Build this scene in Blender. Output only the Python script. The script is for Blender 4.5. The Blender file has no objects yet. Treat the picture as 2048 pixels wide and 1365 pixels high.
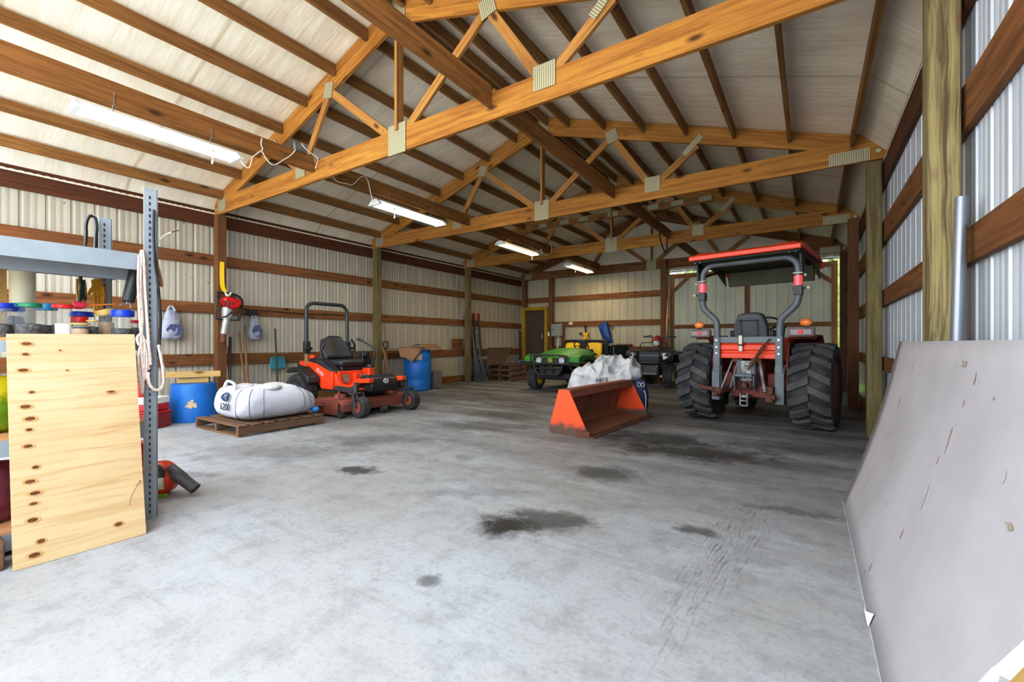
import bpy, bmesh, math, random
from mathutils import Matrix, Vector, Euler, noise as mnoise
random.seed(7)
PI = math.pi
U = 0.875                      # survey units -> metres (eye height 1.2 survey units = 1.05 m)
F, TH, V0, H = 890.0, 0.591, 686.5, 1.2   # survey of the photograph: focal length, yaw, horizon, eye height
SC = bpy.context.scene
COL = SC.collection
CT, ST = math.cos(TH), math.sin(TH)

def ray(u, v):
    x = (u-1024)/F; z = -(v-V0)/F
    return Vector((x*CT-ST, x*ST+CT, z))
def fl(u, v, z=0.0):
    d = ray(u, v); s = (z-H)/d.z; return Vector((d.x*s, d.y*s, z))
def onX(u, v, X):
    d = ray(u, v); s = X/d.x; return Vector((X, d.y*s, H+d.z*s))
def onY(u, v, Y):
    d = ray(u, v); s = Y/d.y; return Vector((d.x*s, Y, H+d.z*s))

class Fr:
    """local frame: x right, y forward, z up, turned by yaw about z"""
    def __init__(s, x, y, yaw=0.0, z=0.0):
        s.o = Vector((x, y, z)); s.yaw = yaw
        s.M = Matrix.Translation(s.o) @ Matrix.Rotation(yaw, 4, 'Z'); s.I = s.M.inverted()
    def py(s, u, v, y):
        d = s.I.to_3x3() @ ray(u, v); c = s.I @ Vector((0, 0, H)); t = (y-c.y)/d.y; return c+d*t
    def px(s, u, v, x):
        d = s.I.to_3x3() @ ray(u, v); c = s.I @ Vector((0, 0, H)); t = (x-c.x)/d.x; return c+d*t

# ---------------------------------------------------------------- meshes
class MB:
    def __init__(s): s.v = []; s.f = []; s.t = []; s.mi = []; s.cur = 0
    def _add(s, vs, fs, tc=None):
        b = len(s.v)
        s.v += [Vector(p) for p in vs]
        s.t += [Vector(p) for p in (tc if tc is not None else vs)]
        s.f += [tuple(b+i for i in f) for f in fs]
        s.mi += [s.cur]*len(fs)
        return s
    def m(s, i): s.cur = i; return s
    BF = [(0,3,2,1),(4,5,6,7),(0,1,5,4),(1,2,6,5),(2,3,7,6),(3,0,4,7)]
    def box(s, c, d, R=None):
        c = Vector(c); hx, hy, hz = d[0]/2, d[1]/2, d[2]/2
        vs = [Vector(p) for p in ((-hx,-hy,-hz),(hx,-hy,-hz),(hx,hy,-hz),(-hx,hy,-hz),(-hx,-hy,hz),(hx,-hy,hz),(hx,hy,hz),(-hx,hy,hz))]
        tc = [p + c for p in vs]
        if R is not None: vs = [R @ p for p in vs]
        return s._add([p+c for p in vs], s.BF, tc)
    def bx(s, x0, x1, y0, y1, z0, z1): return s.box(((x0+x1)/2,(y0+y1)/2,(z0+z1)/2),(abs(x1-x0),abs(y1-y0),abs(z1-z0)))
    def beam(s, p0, p1, w, h, up=(0,0,1)):
        """timber from p0 to p1; h along up, w across; tc has x along the grain"""
        p0 = Vector(p0); p1 = Vector(p1); a = (p1-p0); L = a.length; a.normalize(); up = Vector(up)
        sd = a.cross(up)
        if sd.length < 1e-5: sd = a.cross(Vector((0,1,0)))
        sd.normalize(); up = sd.cross(a).normalized()
        o = Vector((random.uniform(-40,40), random.uniform(-9,9), random.uniform(-9,9)))
        vs, tc = [], []
        for x in (0, L):
            for (q, r) in ((-1,-1),(1,-1),(1,1),(-1,1)):
                vs.append(p0+a*x+sd*(q*w/2)+up*(r*h/2)); tc.append(o+Vector((x, q*w/2, r*h/2)))
        fs = [(0,1,2,3),(7,6,5,4),(0,4,5,1),(1,5,6,2),(2,6,7,3),(3,7,4,0)]
        return s._add(vs, fs, tc)
    def tube(s, pts, r, n=8, closed=False, cap=True):
        pts = [Vector(p) for p in pts]; N = len(pts)
        rr = r if isinstance(r, (list, tuple)) else [r]*N
        vs, fs, tc = [], [], []; prev = None; L = 0
        for i, p in enumerate(pts):
            a = pts[(i+1) % N] if (i < N-1 or closed) else p
            b = pts[i-1] if (i > 0 or closed) else p
            t = (a-b).normalized()
            if prev is None:
                nrm = t.orthogonal().normalized()
            else:
                nrm = prev-t*prev.dot(t)
                nrm = nrm.normalized() if nrm.length > 1e-6 else t.orthogonal().normalized()
            prev = nrm; bn = t.cross(nrm)
            if i: L += (p-pts[i-1]).length
            for k in range(n):
                an = 2*PI*k/n; vs.append(p+(nrm*math.cos(an)+bn*math.sin(an))*rr[i]); tc.append((L, k/n*.2, 0))
        M = N if closed else N-1
        for i in range(M):
            j = (i+1) % N
            for k in range(n): fs.append((i*n+k, i*n+(k+1) % n, j*n+(k+1) % n, j*n+k))
        if cap and not closed: fs += [tuple(reversed(range(n))), tuple((N-1)*n+k for k in range(n))]
        return s._add(vs, fs, tc)
    def cyl(s, p0, p1, r, n=16, r1=None):
        return s.tube([p0, p1], [r, r if r1 is None else r1], n)
    def lathe(s, prof, n=24, M=None, closed=False):
        vs, fs = [], []; N = len(prof)
        for (r, z) in prof:
            for k in range(n):
                a = 2*PI*k/n; vs.append(Vector((r*math.cos(a), r*math.sin(a), z)))
        tc = [v.copy() for v in vs]
        if M is not None: vs = [M @ v for v in vs]
        for i in range(N if closed else N-1):
            j = (i+1) % N
            for k in range(n): fs.append((i*n+k, i*n+(k+1) % n, j*n+(k+1) % n, j*n+k))
        if not closed:
            if prof[0][0] > 1e-4: fs.append(tuple(reversed(range(n))))
            if prof[-1][0] > 1e-4: fs.append(tuple((N-1)*n+k for k in range(n)))
        return s._add(vs, fs, tc)
    def prism(s, poly, a, b, M=None):
        """poly in local (x,z); extruded along y from a to b"""
        n = len(poly)
        vs = [Vector((p[0], a, p[1])) for p in poly]+[Vector((p[0], b, p[1])) for p in poly]
        tc = [v.copy() for v in vs]
        if M is not None: vs = [M @ v for v in vs]
        fs = [tuple(range(n)), tuple(reversed(range(n, 2*n)))]
        fs += [(i, n+i, n+(i+1) % n, (i+1) % n) for i in range(n)]
        return s._add(vs, fs, tc)
    def sprism(s, poly, a, b, M=None):
        """side profile: poly in local (y,z); extruded along x from a to b"""
        R = Matrix(((0,1,0,0),(1,0,0,0),(0,0,1,0),(0,0,0,1)))
        return s.prism(poly, a, b, (M @ R) if M is not None else R)
    def grid(s, f, nu, nv, cu=False, cv=False):
        vs = [Vector(f(i/(nu if cu else nu-1), j/(nv if cv else nv-1))) for j in range(nv) for i in range(nu)]
        fs = []
        for j in range(nv if cv else nv-1):
            for i in range(nu if cu else nu-1):
                a = j*nu+i; b = j*nu+(i+1) % nu; c = ((j+1) % nv)*nu+(i+1) % nu; d = ((j+1) % nv)*nu+i
                fs.append((a, b, c, d))
        return s._add(vs, fs)
    def ball(s, c, r, n=16, m=10):
        c = Vector(c); r = r if isinstance(r, (tuple, list)) else (r, r, r)
        def f(u, v):
            a = 2*PI*u; b = -PI/2+PI*v; k = math.cos(b)
            return (c.x+r[0]*math.cos(a)*k, c.y+r[1]*math.sin(a)*k, c.z+r[2]*math.sin(b))
        return s.grid(f, n, m, cu=True)
    def face(s, pts, tc=None): return s._add(pts, [tuple(range(len(pts)))], tc)
    def xf(s, M, start=0):
        for i in range(start, len(s.v)): s.v[i] = M @ s.v[i]
        return s
    def build(s, name, mats, parent=None, smooth=None, bevel=0, sub=0, solid=0, weld=False, loc=None):
        me = bpy.data.meshes.new(name)
        me.from_pydata([tuple(p*U) for p in s.v], [], s.f)
        at = me.attributes.new('tc', 'FLOAT_VECTOR', 'POINT')
        at.data.foreach_set('vector', [x for p in s.t for x in (p.x, p.y, p.z)])
        mats = mats if isinstance(mats, (list, tuple)) else [mats]
        for q in mats: me.materials.append(q)
        if len(mats) > 1: me.polygons.foreach_set('material_index', s.mi)
        bm = bmesh.new(); bm.from_mesh(me)
        if weld: bmesh.ops.remove_doubles(bm, verts=bm.verts, dist=1e-5)
        bmesh.ops.recalc_face_normals(bm, faces=bm.faces); bm.to_mesh(me); bm.free()
        if smooth is not None:
            me.shade_smooth(); me.set_sharp_from_angle(angle=math.radians(smooth))
        o = bpy.data.objects.new(name, me); COL.objects.link(o)
        if parent is not None: o.parent = parent
        if loc is not None: o.location = Vector(loc)*U
        if solid:
            q = o.modifiers.new('solid', 'SOLIDIFY'); q.thickness = solid*U; q.offset = 0
        if bevel:
            q = o.modifiers.new('bevel', 'BEVEL'); q.width = bevel*U; q.segments = 2; q.limit_method = 'ANGLE'; q.angle_limit = math.radians(35)
            if smooth is None:
                me.shade_smooth(); me.set_sharp_from_angle(angle=math.radians(30))
        if sub:
            q = o.modifiers.new('sub', 'SUBSURF'); q.levels = q.render_levels = sub
        return o

def tag(o, label, cat, group=None, kind=None):
    o['label'] = label
    if kind != 'structure' or cat: o['category'] = cat
    if group: o['group'] = group
    if kind: o['kind'] = kind
    return o
def thing(name, label, cat, fr=None, group=None, loc=None, yaw=0.0):
    o = bpy.data.objects.new(name, None); COL.objects.link(o); o.empty_display_size = .1
    if fr is not None: loc, yaw = fr.o, fr.yaw
    o.location = Vector(loc if loc is not None else (0, 0, 0))*U; o.rotation_euler = (0, 0, yaw)
    return tag(o, label, cat, group)
def struct(o, label=None):
    o['kind'] = 'structure'
    if label: o['label'] = label
    return o
def copy_thing(o, loc=None, yaw=None, label=None):
    def cp(a, par):
        c = a.copy(); COL.objects.link(c); c.parent = par
        for ch in [x for x in a.children]: cp(ch, c)
        return c
    c = cp(o, None)
    if loc is not None: c.location = Vector(loc)*U
    if yaw is not None: c.rotation_euler.z = yaw
    if label: c['label'] = label
    return c
def arc(c, r, a0, a1, n, ax='xz'):
    out = []
    for i in range(n+1):
        a = math.radians(a0+(a1-a0)*i/n); p, q = r*math.cos(a), r*math.sin(a)
        out.append(Vector({'xz': (c[0]+p, c[1], c[2]+q), 'yz': (c[0], c[1]+p, c[2]+q), 'xy': (c[0]+p, c[1]+q, c[2])}[ax]))
    return out
def smooth_path(pts, k=6):
    P = [Vector(p) for p in pts]; out = []
    for i in range(len(P)-1):
        a = P[max(i-1, 0)]; b = P[i]; c = P[i+1]; d = P[min(i+2, len(P)-1)]
        for j in range(k):
            t = j/k
            out.append(.5*((2*b)+(c-a)*t+(2*a-5*b+4*c-d)*t*t+(3*b-a-3*c+d)*t**3))
    return out+[P[-1]]
def text_mb(txt, size, M, thick=0.0):
    """lettering as mesh: x right, z up on the local xz plane"""
    cu = bpy.data.curves.new('lettering', 'FONT'); cu.body = txt; cu.size = size; cu.align_x = 'CENTER'; cu.align_y = 'CENTER'
    cu.resolution_u = 3; cu.extrude = thick
    ob = bpy.data.objects.new('lettering', cu); COL.objects.link(ob)
    dg = bpy.context.evaluated_depsgraph_get(); me = bpy.data.meshes.new_from_object(ob.evaluated_get(dg))
    mb = MB(); R = Matrix.Rotation(PI/2, 4, 'X')
    mb._add([M @ (R @ v.co) for v in me.vertices], [tuple(p.vertices) for p in me.polygons])
    bpy.data.objects.remove(ob); bpy.data.curves.remove(cu); bpy.data.meshes.remove(me)
    return mb

# ---------------------------------------------------------------- materials
def lin(c):
    return tuple((x/12.92 if x <= .04045 else ((x+.055)/1.055)**2.4) for x in c)+(1,)
def rgb(r, g, b): return lin((r/255, g/255, b/255))
def nodes(name):
    m = bpy.data.materials.new(name); m.use_nodes = True; nt = m.node_tree
    return m, nt, nt.nodes['Principled BSDF']
def N(nt, t, **kw):
    n = nt.nodes.new(t)
    for k, v in kw.items():
        if k in n.inputs.keys(): n.inputs[k].default_value = v
        else: setattr(n, k, v)
    return n
def mixc(nt, fac, a, b, blend='MIX'):
    n = nt.nodes.new('ShaderNodeMix'); n.data_type = 'RGBA'; n.blend_type = blend
    for s, x in ((0, fac), (6, a), (7, b)):
        if hasattr(x, 'links') or isinstance(x, bpy.types.NodeSocket): nt.links.new(x, n.inputs[s])
        else: n.inputs[s].default_value = x
    return n.outputs[2]
def ramp(nt, fac, p0, p1):
    n = nt.nodes.new('ShaderNodeMapRange'); n.inputs[1].default_value = p0; n.inputs[2].default_value = p1
    nt.links.new(fac, n.inputs[0]); return n.outputs[0]
def noise_t(nt, vec, scale, detail=4, rough=.6):
    n = N(nt, 'ShaderNodeTexNoise'); n.inputs['Scale'].default_value = scale; n.inputs['Detail'].default_value = detail; n.inputs['Roughness'].default_value = rough
    if vec is not None: nt.links.new(vec, n.inputs['Vector'])
    return n.outputs['Fac']
def mapv(nt, vec, sc=(1,1,1), loc=(0,0,0), rot=(0,0,0), kind='POINT'):
    n = N(nt, 'ShaderNodeMapping', vector_type=kind); nt.links.new(vec, n.inputs[0])
    n.inputs[1].default_value = loc; n.inputs[2].default_value = rot; n.inputs[3].default_value = sc
    return n.outputs[0]
def bumpn(nt, b, h, strength, dist=.02):
    n = N(nt, 'ShaderNodeBump'); n.inputs['Strength'].default_value = strength; n.inputs['Distance'].default_value = dist
    nt.links.new(h, n.inputs['Height']); nt.links.new(n.outputs[0], b.inputs['Normal'])
def plain(name, c, rough=.5, metal=0.0, c2=None, scale=6, amt=(.35,.7), bump=0, bscale=40, spec=.5, alpha=None, emit=None, trans=0, coat=0, space='Object', sc=(1,1,1)):
    m, nt, b = nodes(name)
    b.inputs['Base Color'].default_value = c; b.inputs['Roughness'].default_value = rough; b.inputs['Metallic'].default_value = metal
    b.inputs['Specular IOR Level'].default_value = spec
    tcn = N(nt, 'ShaderNodeTexCoord'); vec = tcn.outputs[space]
    if sc != (1,1,1): vec = mapv(nt, vec, sc)
    if c2 is not None:
        f = ramp(nt, noise_t(nt, vec, scale, 5, .65), amt[0], amt[1])
        nt.links.new(mixc(nt, f, c, c2), b.inputs['Base Color'])
    if bump: bumpn(nt, b, noise_t(nt, vec, bscale, 4), bump)
    if alpha is not None: b.inputs['Alpha'].default_value = alpha
    if trans: b.inputs['Transmission Weight'].default_value = trans
    if coat: b.inputs['Coat Weight'].default_value = coat
    if emit: b.inputs['Emission Color'].default_value = emit[0]; b.inputs['Emission Strength'].default_value = emit[1]
    return m
def wood(name, c1, c2, knots=None, rough=.7, sx=1.2, sy=26, contrast=(.3,.72), bump=.15):
    m, nt, b = nodes(name); b.inputs['Roughness'].default_value = rough; b.inputs['Specular IOR Level'].default_value = .25
    at = N(nt, 'ShaderNodeAttribute'); at.attribute_name = 'tc'
    warp = noise_t(nt, mapv(nt, at.outputs['Vector'], (1.0, 5, 5)), 1.0, 2)
    add = N(nt, 'ShaderNodeVectorMath', operation='MULTIPLY_ADD'); nt.links.new(at.outputs['Vector'], add.inputs[0]); add.inputs[1].default_value = (1,1,1)
    cmb = N(nt, 'ShaderNodeCombineXYZ'); ml = N(nt, 'ShaderNodeMath', operation='MULTIPLY'); ml.inputs[1].default_value = .09
    nt.links.new(warp, ml.inputs[0]); nt.links.new(ml.outputs[0], cmb.inputs[1]); nt.links.new(ml.outputs[0], cmb.inputs[2]); nt.links.new(cmb.outputs[0], add.inputs[2])
    g = noise_t(nt, mapv(nt, add.outputs[0], (sx, sy, sy)), 1.0, 5, .7)
    c = mixc(nt, ramp(nt, g, contrast[0], contrast[1]), c1, c2)
    big = noise_t(nt, mapv(nt, at.outputs['Vector'], (.5, 1.5, 1.5)), 1.0, 3)
    c = mixc(nt, ramp(nt, big, .35, .75), c, mixc(nt, .6, c, c2))
    if knots is not None:
        vo = N(nt, 'ShaderNodeTexVoronoi'); vo.inputs['Scale'].default_value = 1.0
        nt.links.new(mapv(nt, at.outputs['Vector'], (1.7, 4.2, 4.2)), vo.inputs['Vector'])
        c = mixc(nt, ramp(nt, vo.outputs['Distance'], .16, .06), c, knots)
    nt.links.new(c, b.inputs['Base Color'])
    bumpn(nt, b, g, bump, .01)
    return m
# ---------------------------------------------------------------- materials of the building
M = {}
M['chord'] = wood('chord_pine', rgb(184,134,60), rgb(138,90,36), rgb(84,50,20), sx=.8, sy=20, contrast=(.40,.64))
M['brace'] = wood('brace_pine', rgb(158,110,58), rgb(114,76,38), rgb(72,44,22), contrast=(.40,.64))
M['purlin'] = wood('purlin_pine', rgb(154,112,62), rgb(116,80,42), rgb(70,46,24), contrast=(.40,.64))
M['web'] = wood('web_pine', rgb(182,134,74), rgb(140,98,48), rgb(84,52,24), contrast=(.40,.64))
M['girt'] = wood('girt_pine', rgb(150,100,58), rgb(104,66,36), rgb(58,36,20), contrast=(.40,.64))
M['header'] = wood('header_pine', rgb(112,66,40), rgb(74,42,26))
M['post_l'] = wood('post_brown', rgb(138,94,58), rgb(96,62,36), rgb(66,40,22))
M['post_g'] = wood('post_treated', rgb(140,126,82), rgb(92,80,48), rgb(78,54,36), sx=1.0, sy=20, contrast=(.38,.62))
M['post_r'] = wood('post_treated_bright', rgb(160,146,104), rgb(92,78,48), rgb(108,70,56), sx=.32, sy=17, contrast=(.43,.57))
M['pale'] = wood('pale_lumber', rgb(196,166,112), rgb(164,130,78), rgb(110,74,36))
M['pallet'] = wood('pallet_board', rgb(142,112,86), rgb(98,74,56))
M['handle'] = wood('tool_handle', rgb(148,112,80), rgb(108,78,54))
M['plywood'] = wood('plywood_face', rgb(220,189,148), rgb(174,135,94), None, sx=1.1, sy=36, contrast=(.46,.84), bump=.05)
M['knot'] = plain('knot', rgb(120,74,36), .8, c2=rgb(78,44,20), scale=30)
M['knot_halo'] = plain('knot_halo', rgb(188,142,90), .8, c2=rgb(206,168,116), scale=30)
def liner(name, c1, c2, axis, rough=.45, metal=0.0):
    m, nt, b = nodes(name); b.inputs['Roughness'].default_value = rough; b.inputs['Metallic'].default_value = metal
    tcn = N(nt, 'ShaderNodeTexCoord')
    f = ramp(nt, noise_t(nt, mapv(nt, tcn.outputs['Object'], (1,1,.25)), 3.0, 6, .7), .35, .75)
    c = mixc(nt, f, c1, c2)
    sp = ramp(nt, noise_t(nt, tcn.outputs['Object'], 9.0, 3, .5), .72, .78)
    c = mixc(nt, sp, c, lin((.45,.42,.36)))
    nt.links.new(c, b.inputs['Base Color'])
    return m
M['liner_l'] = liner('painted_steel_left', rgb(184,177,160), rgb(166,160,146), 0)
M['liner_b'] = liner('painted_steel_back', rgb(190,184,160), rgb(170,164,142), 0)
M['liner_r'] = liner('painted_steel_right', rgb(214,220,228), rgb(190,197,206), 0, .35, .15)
def vinyl():
    m, nt, b = nodes('insulation_vinyl'); b.inputs['Roughness'].default_value = .5
    tcn = N(nt, 'ShaderNodeTexCoord'); v = tcn.outputs['Object']
    w = noise_t(nt, mapv(nt, v, (.55, 7.0, .55)), 1.3, 4, .55)
    w2 = noise_t(nt, mapv(nt, v, (1.6, 3.0, 1.6)), 1.6, 3, .5)
    seam = N(nt, 'ShaderNodeTexWave', wave_type='BANDS', bands_direction='Y'); seam.inputs['Scale'].default_value = .22; seam.inputs['Distortion'].default_value = .35
    nt.links.new(v, seam.inputs['Vector'])
    s = ramp(nt, seam.outputs['Fac'], .996, 1.0)
    c = mixc(nt, ramp(nt, w2, .3, .7), rgb(238,231,214), rgb(224,215,196))
    c = mixc(nt, s, c, rgb(206,196,172))
    nt.links.new(c, b.inputs['Base Color'])
    add = N(nt, 'ShaderNodeMath', operation='ADD'); nt.links.new(w, add.inputs[0]); nt.links.new(w2, add.inputs[1])
    bumpn(nt, b, add.outputs[0], .24, .04)
    return m
M['vinyl'] = vinyl()
def gusset():
    m, nt, b = nodes('galvanised_plate'); b.inputs['Roughness'].default_value = .55; b.inputs['Metallic'].default_value = .3
    at = N(nt, 'ShaderNodeAttribute'); at.attribute_name = 'tc'
    w = N(nt, 'ShaderNodeTexWave', wave_type='BANDS', bands_direction='X'); w.inputs['Scale'].default_value = 13
    nt.links.new(at.outputs['Vector'], w.inputs['Vector'])
    nt.links.new(mixc(nt, ramp(nt, w.outputs['Fac'], .15, .6), rgb(128,120,92), rgb(182,176,148)), b.inputs['Base Color'])
    return m
M['gusset'] = gusset()
def concrete():
    m, nt, b = nodes('concrete_floor'); b.inputs['Specular IOR Level'].default_value = .3
    tcn = N(nt, 'ShaderNodeTexCoord'); v = tcn.outputs['Object']
    n1 = noise_t(nt, v, .9, 6, .65); n2 = noise_t(nt, v, 5.5, 6, .75); n3 = noise_t(nt, v, 42, 4, .8)
    c = mixc(nt, ramp(nt, n1, .36, .66), rgb(172,176,181), rgb(164,162,159))
    c = mixc(nt, ramp(nt, n2, .47, .80), c, rgb(138,137,136))
    c = mixc(nt, ramp(nt, n3, .50, .95), c, rgb(124,122,120))
    # broom streaks across the slab
    stk = noise_t(nt, mapv(nt, v, (.6, 9, 1), rot=(0,0,.25)), 1.5, 5, .7)
    c = mixc(nt, ramp(nt, stk, .54, .95), c, rgb(140,138,134))
    # streaky darkening that grows deeper into the building
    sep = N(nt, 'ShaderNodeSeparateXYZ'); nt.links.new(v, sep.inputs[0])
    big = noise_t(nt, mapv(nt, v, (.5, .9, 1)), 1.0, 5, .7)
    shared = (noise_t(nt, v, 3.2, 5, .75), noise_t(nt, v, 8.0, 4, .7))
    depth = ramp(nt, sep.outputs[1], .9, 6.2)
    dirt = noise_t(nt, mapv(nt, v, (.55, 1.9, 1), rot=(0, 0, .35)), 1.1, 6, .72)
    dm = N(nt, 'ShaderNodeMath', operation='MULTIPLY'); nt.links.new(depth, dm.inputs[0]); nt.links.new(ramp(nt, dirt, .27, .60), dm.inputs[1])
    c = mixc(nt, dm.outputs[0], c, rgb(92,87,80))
    def floor_mark(x, y, rx, ry, rot, col, amt, rag=.5, seed=0):  # ragged ellipse: floor stains, plus one thin dark strip
        nonlocal c
        rx *= 1.4; ry *= 1.4; mv = mapv(nt, v, (rx*U, ry*U, 1), (x*U, y*U, 0), (0, 0, rot), 'TEXTURE')
        ln = N(nt, 'ShaderNodeVectorMath', operation='LENGTH'); nt.links.new(mv, ln.inputs[0])
        nz = shared[0] if min(rx, ry) > .18 else shared[1]
        ad = N(nt, 'ShaderNodeMath', operation='MULTIPLY_ADD'); nt.links.new(nz, ad.inputs[0]); ad.inputs[1].default_value = rag*2; nt.links.new(ln.outputs['Value'], ad.inputs[2])
        f = ramp(nt, ad.outputs[0], .95+rag, .35+rag)
        ml = N(nt, 'ShaderNodeMath', operation='MULTIPLY'); nt.links.new(f, ml.inputs[0]); ml.inputs[1].default_value = amt
        c = mixc(nt, ml.outputs[0], c, col)
    dk = rgb(52,50,47); br = rgb(52,44,36)
    S = [(1005,1052,.22,.16,0,dk,1.0),(1100,1042,.27,.2,.3,dk,.75),(720,941,.2,.12,.3,dk,.85),(1210,946,.34,.22,.2,dk,.7),
         (1390,1063,.12,.07,0,dk,.7),(930,915,.12,.1,0,dk,.3),(1300,878,.75,.4,.2,dk,.85),(1385,905,.8,.33,.3,dk,.85),(1590,1024,.28,.08,.1,dk,.5),  # last entry on this line is only a thin dark strip
         (560,905,.9,.35,.6,dk,.35),(960,852,.8,.35,.3,dk,.5),(1015,832,.7,.3,.4,br,.5),(760,880,.8,.3,.6,dk,.4),(900,790,1.2,.5,.5,br,.4),(1000,800,1.0,.5,.5,br,.35),
         (1480,822,.72,.55,.1,br,.9),(1480,800,.9,.6,.1,br,.8),(1690,820,.6,.9,0,br,.55),(1640,900,.8,.3,.2,dk,.45),(1560,930,.9,.25,.25,dk,.35),(860,1160,.08,.06,0,dk,.6),(940,985,.5,.1,.6,dk,.25),(380,950,.3,.1,.5,dk,.35)]
    for i, (u, vv, rx, ry, ro, col, a) in enumerate(S):
        p = fl(u, vv); floor_mark(p.x, p.y, rx, ry, ro, col, a, 1.15, i+1)
    # two tyre-dust streaks running towards the tractor
    for i, (a, bq) in enumerate((((1325,1290),(1500,1010)),((1440,1180),(1540,1000)),((1360,1180),(1470,1020)))):
        p = fl(*a); q = fl(*bq); d = q-p; L = d.length
        mv = mapv(nt, v, (.12*U, L*.75*U, 1), ((p.x+q.x)/2*U, (p.y+q.y)/2*U, 0), (0, 0, math.atan2(-d.x, d.y)), 'TEXTURE')
        ln = N(nt, 'ShaderNodeVectorMath', operation='LENGTH'); nt.links.new(mv, ln.inputs[0])
        f = ramp(nt, ln.outputs['Value'], 1.0, .5); sp = ramp(nt, noise_t(nt, mapv(nt, mv, (3.2, 2.6, 1)), 2.2, 5, .75), .52, .66)
        ml = N(nt, 'ShaderNodeMath', operation='MULTIPLY'); nt.links.new(f, ml.inputs[0]); nt.links.new(sp, ml.inputs[1])
        ml2 = N(nt, 'ShaderNodeMath', operation='MULTIPLY'); nt.links.new(ml.outputs[0], ml2.inputs[0]); ml2.inputs[1].default_value = .6
        c = mixc(nt, ml2.outputs[0], c, rgb(70,64,58))
    nt.links.new(c, b.inputs['Base Color'])
    r = ramp(nt, n2, .2, .8); rr = N(nt, 'ShaderNodeMapRange'); rr.inputs[3].default_value = .5; rr.inputs[4].default_value = .8; nt.links.new(r, rr.inputs[0]); nt.links.new(rr.outputs[0], b.inputs['Roughness'])
    bumpn(nt, b, n3, .12, .01)
    return m
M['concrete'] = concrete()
M['lawn'] = plain('lawn', rgb(96,140,46), .9, c2=rgb(140,170,60), scale=3)
M['gravel'] = plain('gravel_apron', rgb(206,202,194), .9, c2=rgb(176,172,164), scale=14)

# ---------------------------------------------------------------- survey numbers of the building
XL, XR = -9.0, .76             # girt faces of the two long walls
YB = 14.05                     # girt face of the end wall
TY = [3.685, 7.158, 10.62, 13.985]
Y0 = -.5                       # open front
RX, RZ = -4.15, 5.40           # ridge
def roof(x): return RZ-.3333*abs(x-RX)

def rib(s):
    s = s % .26
    for c, w, t, d in ((.02, .024, .012, .013), (.108, .012, .010, .0028), (.182, .012, .010, .0028)):
        a = abs(s-c)
        if a <= w/2: return d
        if a <= w/2+t: return d*(1-(a-w/2)/t)
    return 0.0
def rib_stations(a, b):
    out = [a]; k = math.floor(a/.26)-1
    while k*.26 < b:
        for c, w, t in ((.02,.024,.012),(.108,.012,.010),(.182,.012,.010)):
            for q in (c-w/2-t, c-w/2, c+w/2, c+w/2+t):
                s = k*.26+q
                if a < s < b: out.append(s)
        k += 1
    return sorted(out+[b])
def corr_x(mb, X, sgn, y0, y1, z0, z1):
    st = rib_stations(y0, y1); b = len(mb.v); vs = []
    for s in st:
        x = X+sgn*rib(s); vs += [(x, s, z0), (x, s, z1)]
    mb._add(vs, [(2*i, 2*i+2, 2*i+3, 2*i+1) for i in range(len(st)-1)])
def corr_y(mb, Y, x0, x1, z0, z1):
    st = rib_stations(x0, x1); vs = []
    for s in st:
        y = Y+rib(s); vs += [(s, y, z0), (s, y, z1)]
    mb._add(vs, [(2*i, 2*i+2, 2*i+3, 2*i+1) for i in range(len(st)-1)])

# floor, walls, roof lining
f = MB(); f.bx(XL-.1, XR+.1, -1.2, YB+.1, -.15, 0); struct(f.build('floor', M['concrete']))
f = MB(); f.bx(-40, 40, -40, -1.2, -.3, -.06); struct(f.build('ground_front', M['gravel']))
f = MB(); f.bx(-40, 40, YB+.25, 60, -.3, -.06); struct(f.build('ground_behind', M['lawn']))
f = MB(); corr_x(f, XL-.045, -1, Y0, YB+.04, .05, 3.8); struct(f.build('wall_left', M['liner_l'], smooth=20))
f = MB(); corr_x(f, XR+.045, 1, Y0, YB+.04, .05, 3.8); struct(f.build('wall_right', M['liner_r'], smooth=20))
DX0, DX1, DZ = -8.83, -7.99, 2.40        # man door leaf
SX0, SX1, SZ = -3.60, .62, 3.42          # sliding door opening
f = MB()
corr_y(f, YB+.04, XL-.05, DX0-.02, .05, 3.8); corr_y(f, YB+.04, DX0-.02, DX1+.02, DZ+.02, 3.8)
corr_y(f, YB+.04, DX1+.02, SX0, .05, 3.8); corr_y(f, YB+.04, SX0, SX1, SZ, 3.8); corr_y(f, YB+.04, SX1, XR+.05, .05, 3.8)
struct(f.build('wall_back', M['liner_b'], smooth=20))
f = MB(); g = .012
def roof_lining(mb, side):
    xs = [RX, -5.2, -6.2, -7.2, -8.74, XL-.05] if side < 0 else [RX, -3.0, -2.0, -1.0, .52, XR+.05]
    zs = [roof(x)+.012 for x in xs]
    if side < 0: zs[-1] = 3.60
    else: zs[-1] = 3.56
    ys = [Y0+(YB+.1-Y0)*i/72 for i in range(73)]
    vs = []; n = len(xs)
    for j, y in enumerate(ys):
        for i, x in enumerate(xs):
            sag = -.012*mnoise.noise((x*.6, y*2.2, side)) if 0 < i < n-1 else 0
            vs.append((x, y, zs[i]+sag))
    fs = [(j*n+i, j*n+i+1, (j+1)*n+i+1, (j+1)*n+i) for j in range(72) for i in range(n-1)]
    mb._add(vs, fs)
f = MB(); roof_lining(f, -1); struct(f.build('ceiling_left', M['vinyl'], smooth=40))
f = MB(); roof_lining(f, 1); struct(f.build('ceiling_right', M['vinyl'], smooth=40))
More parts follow.
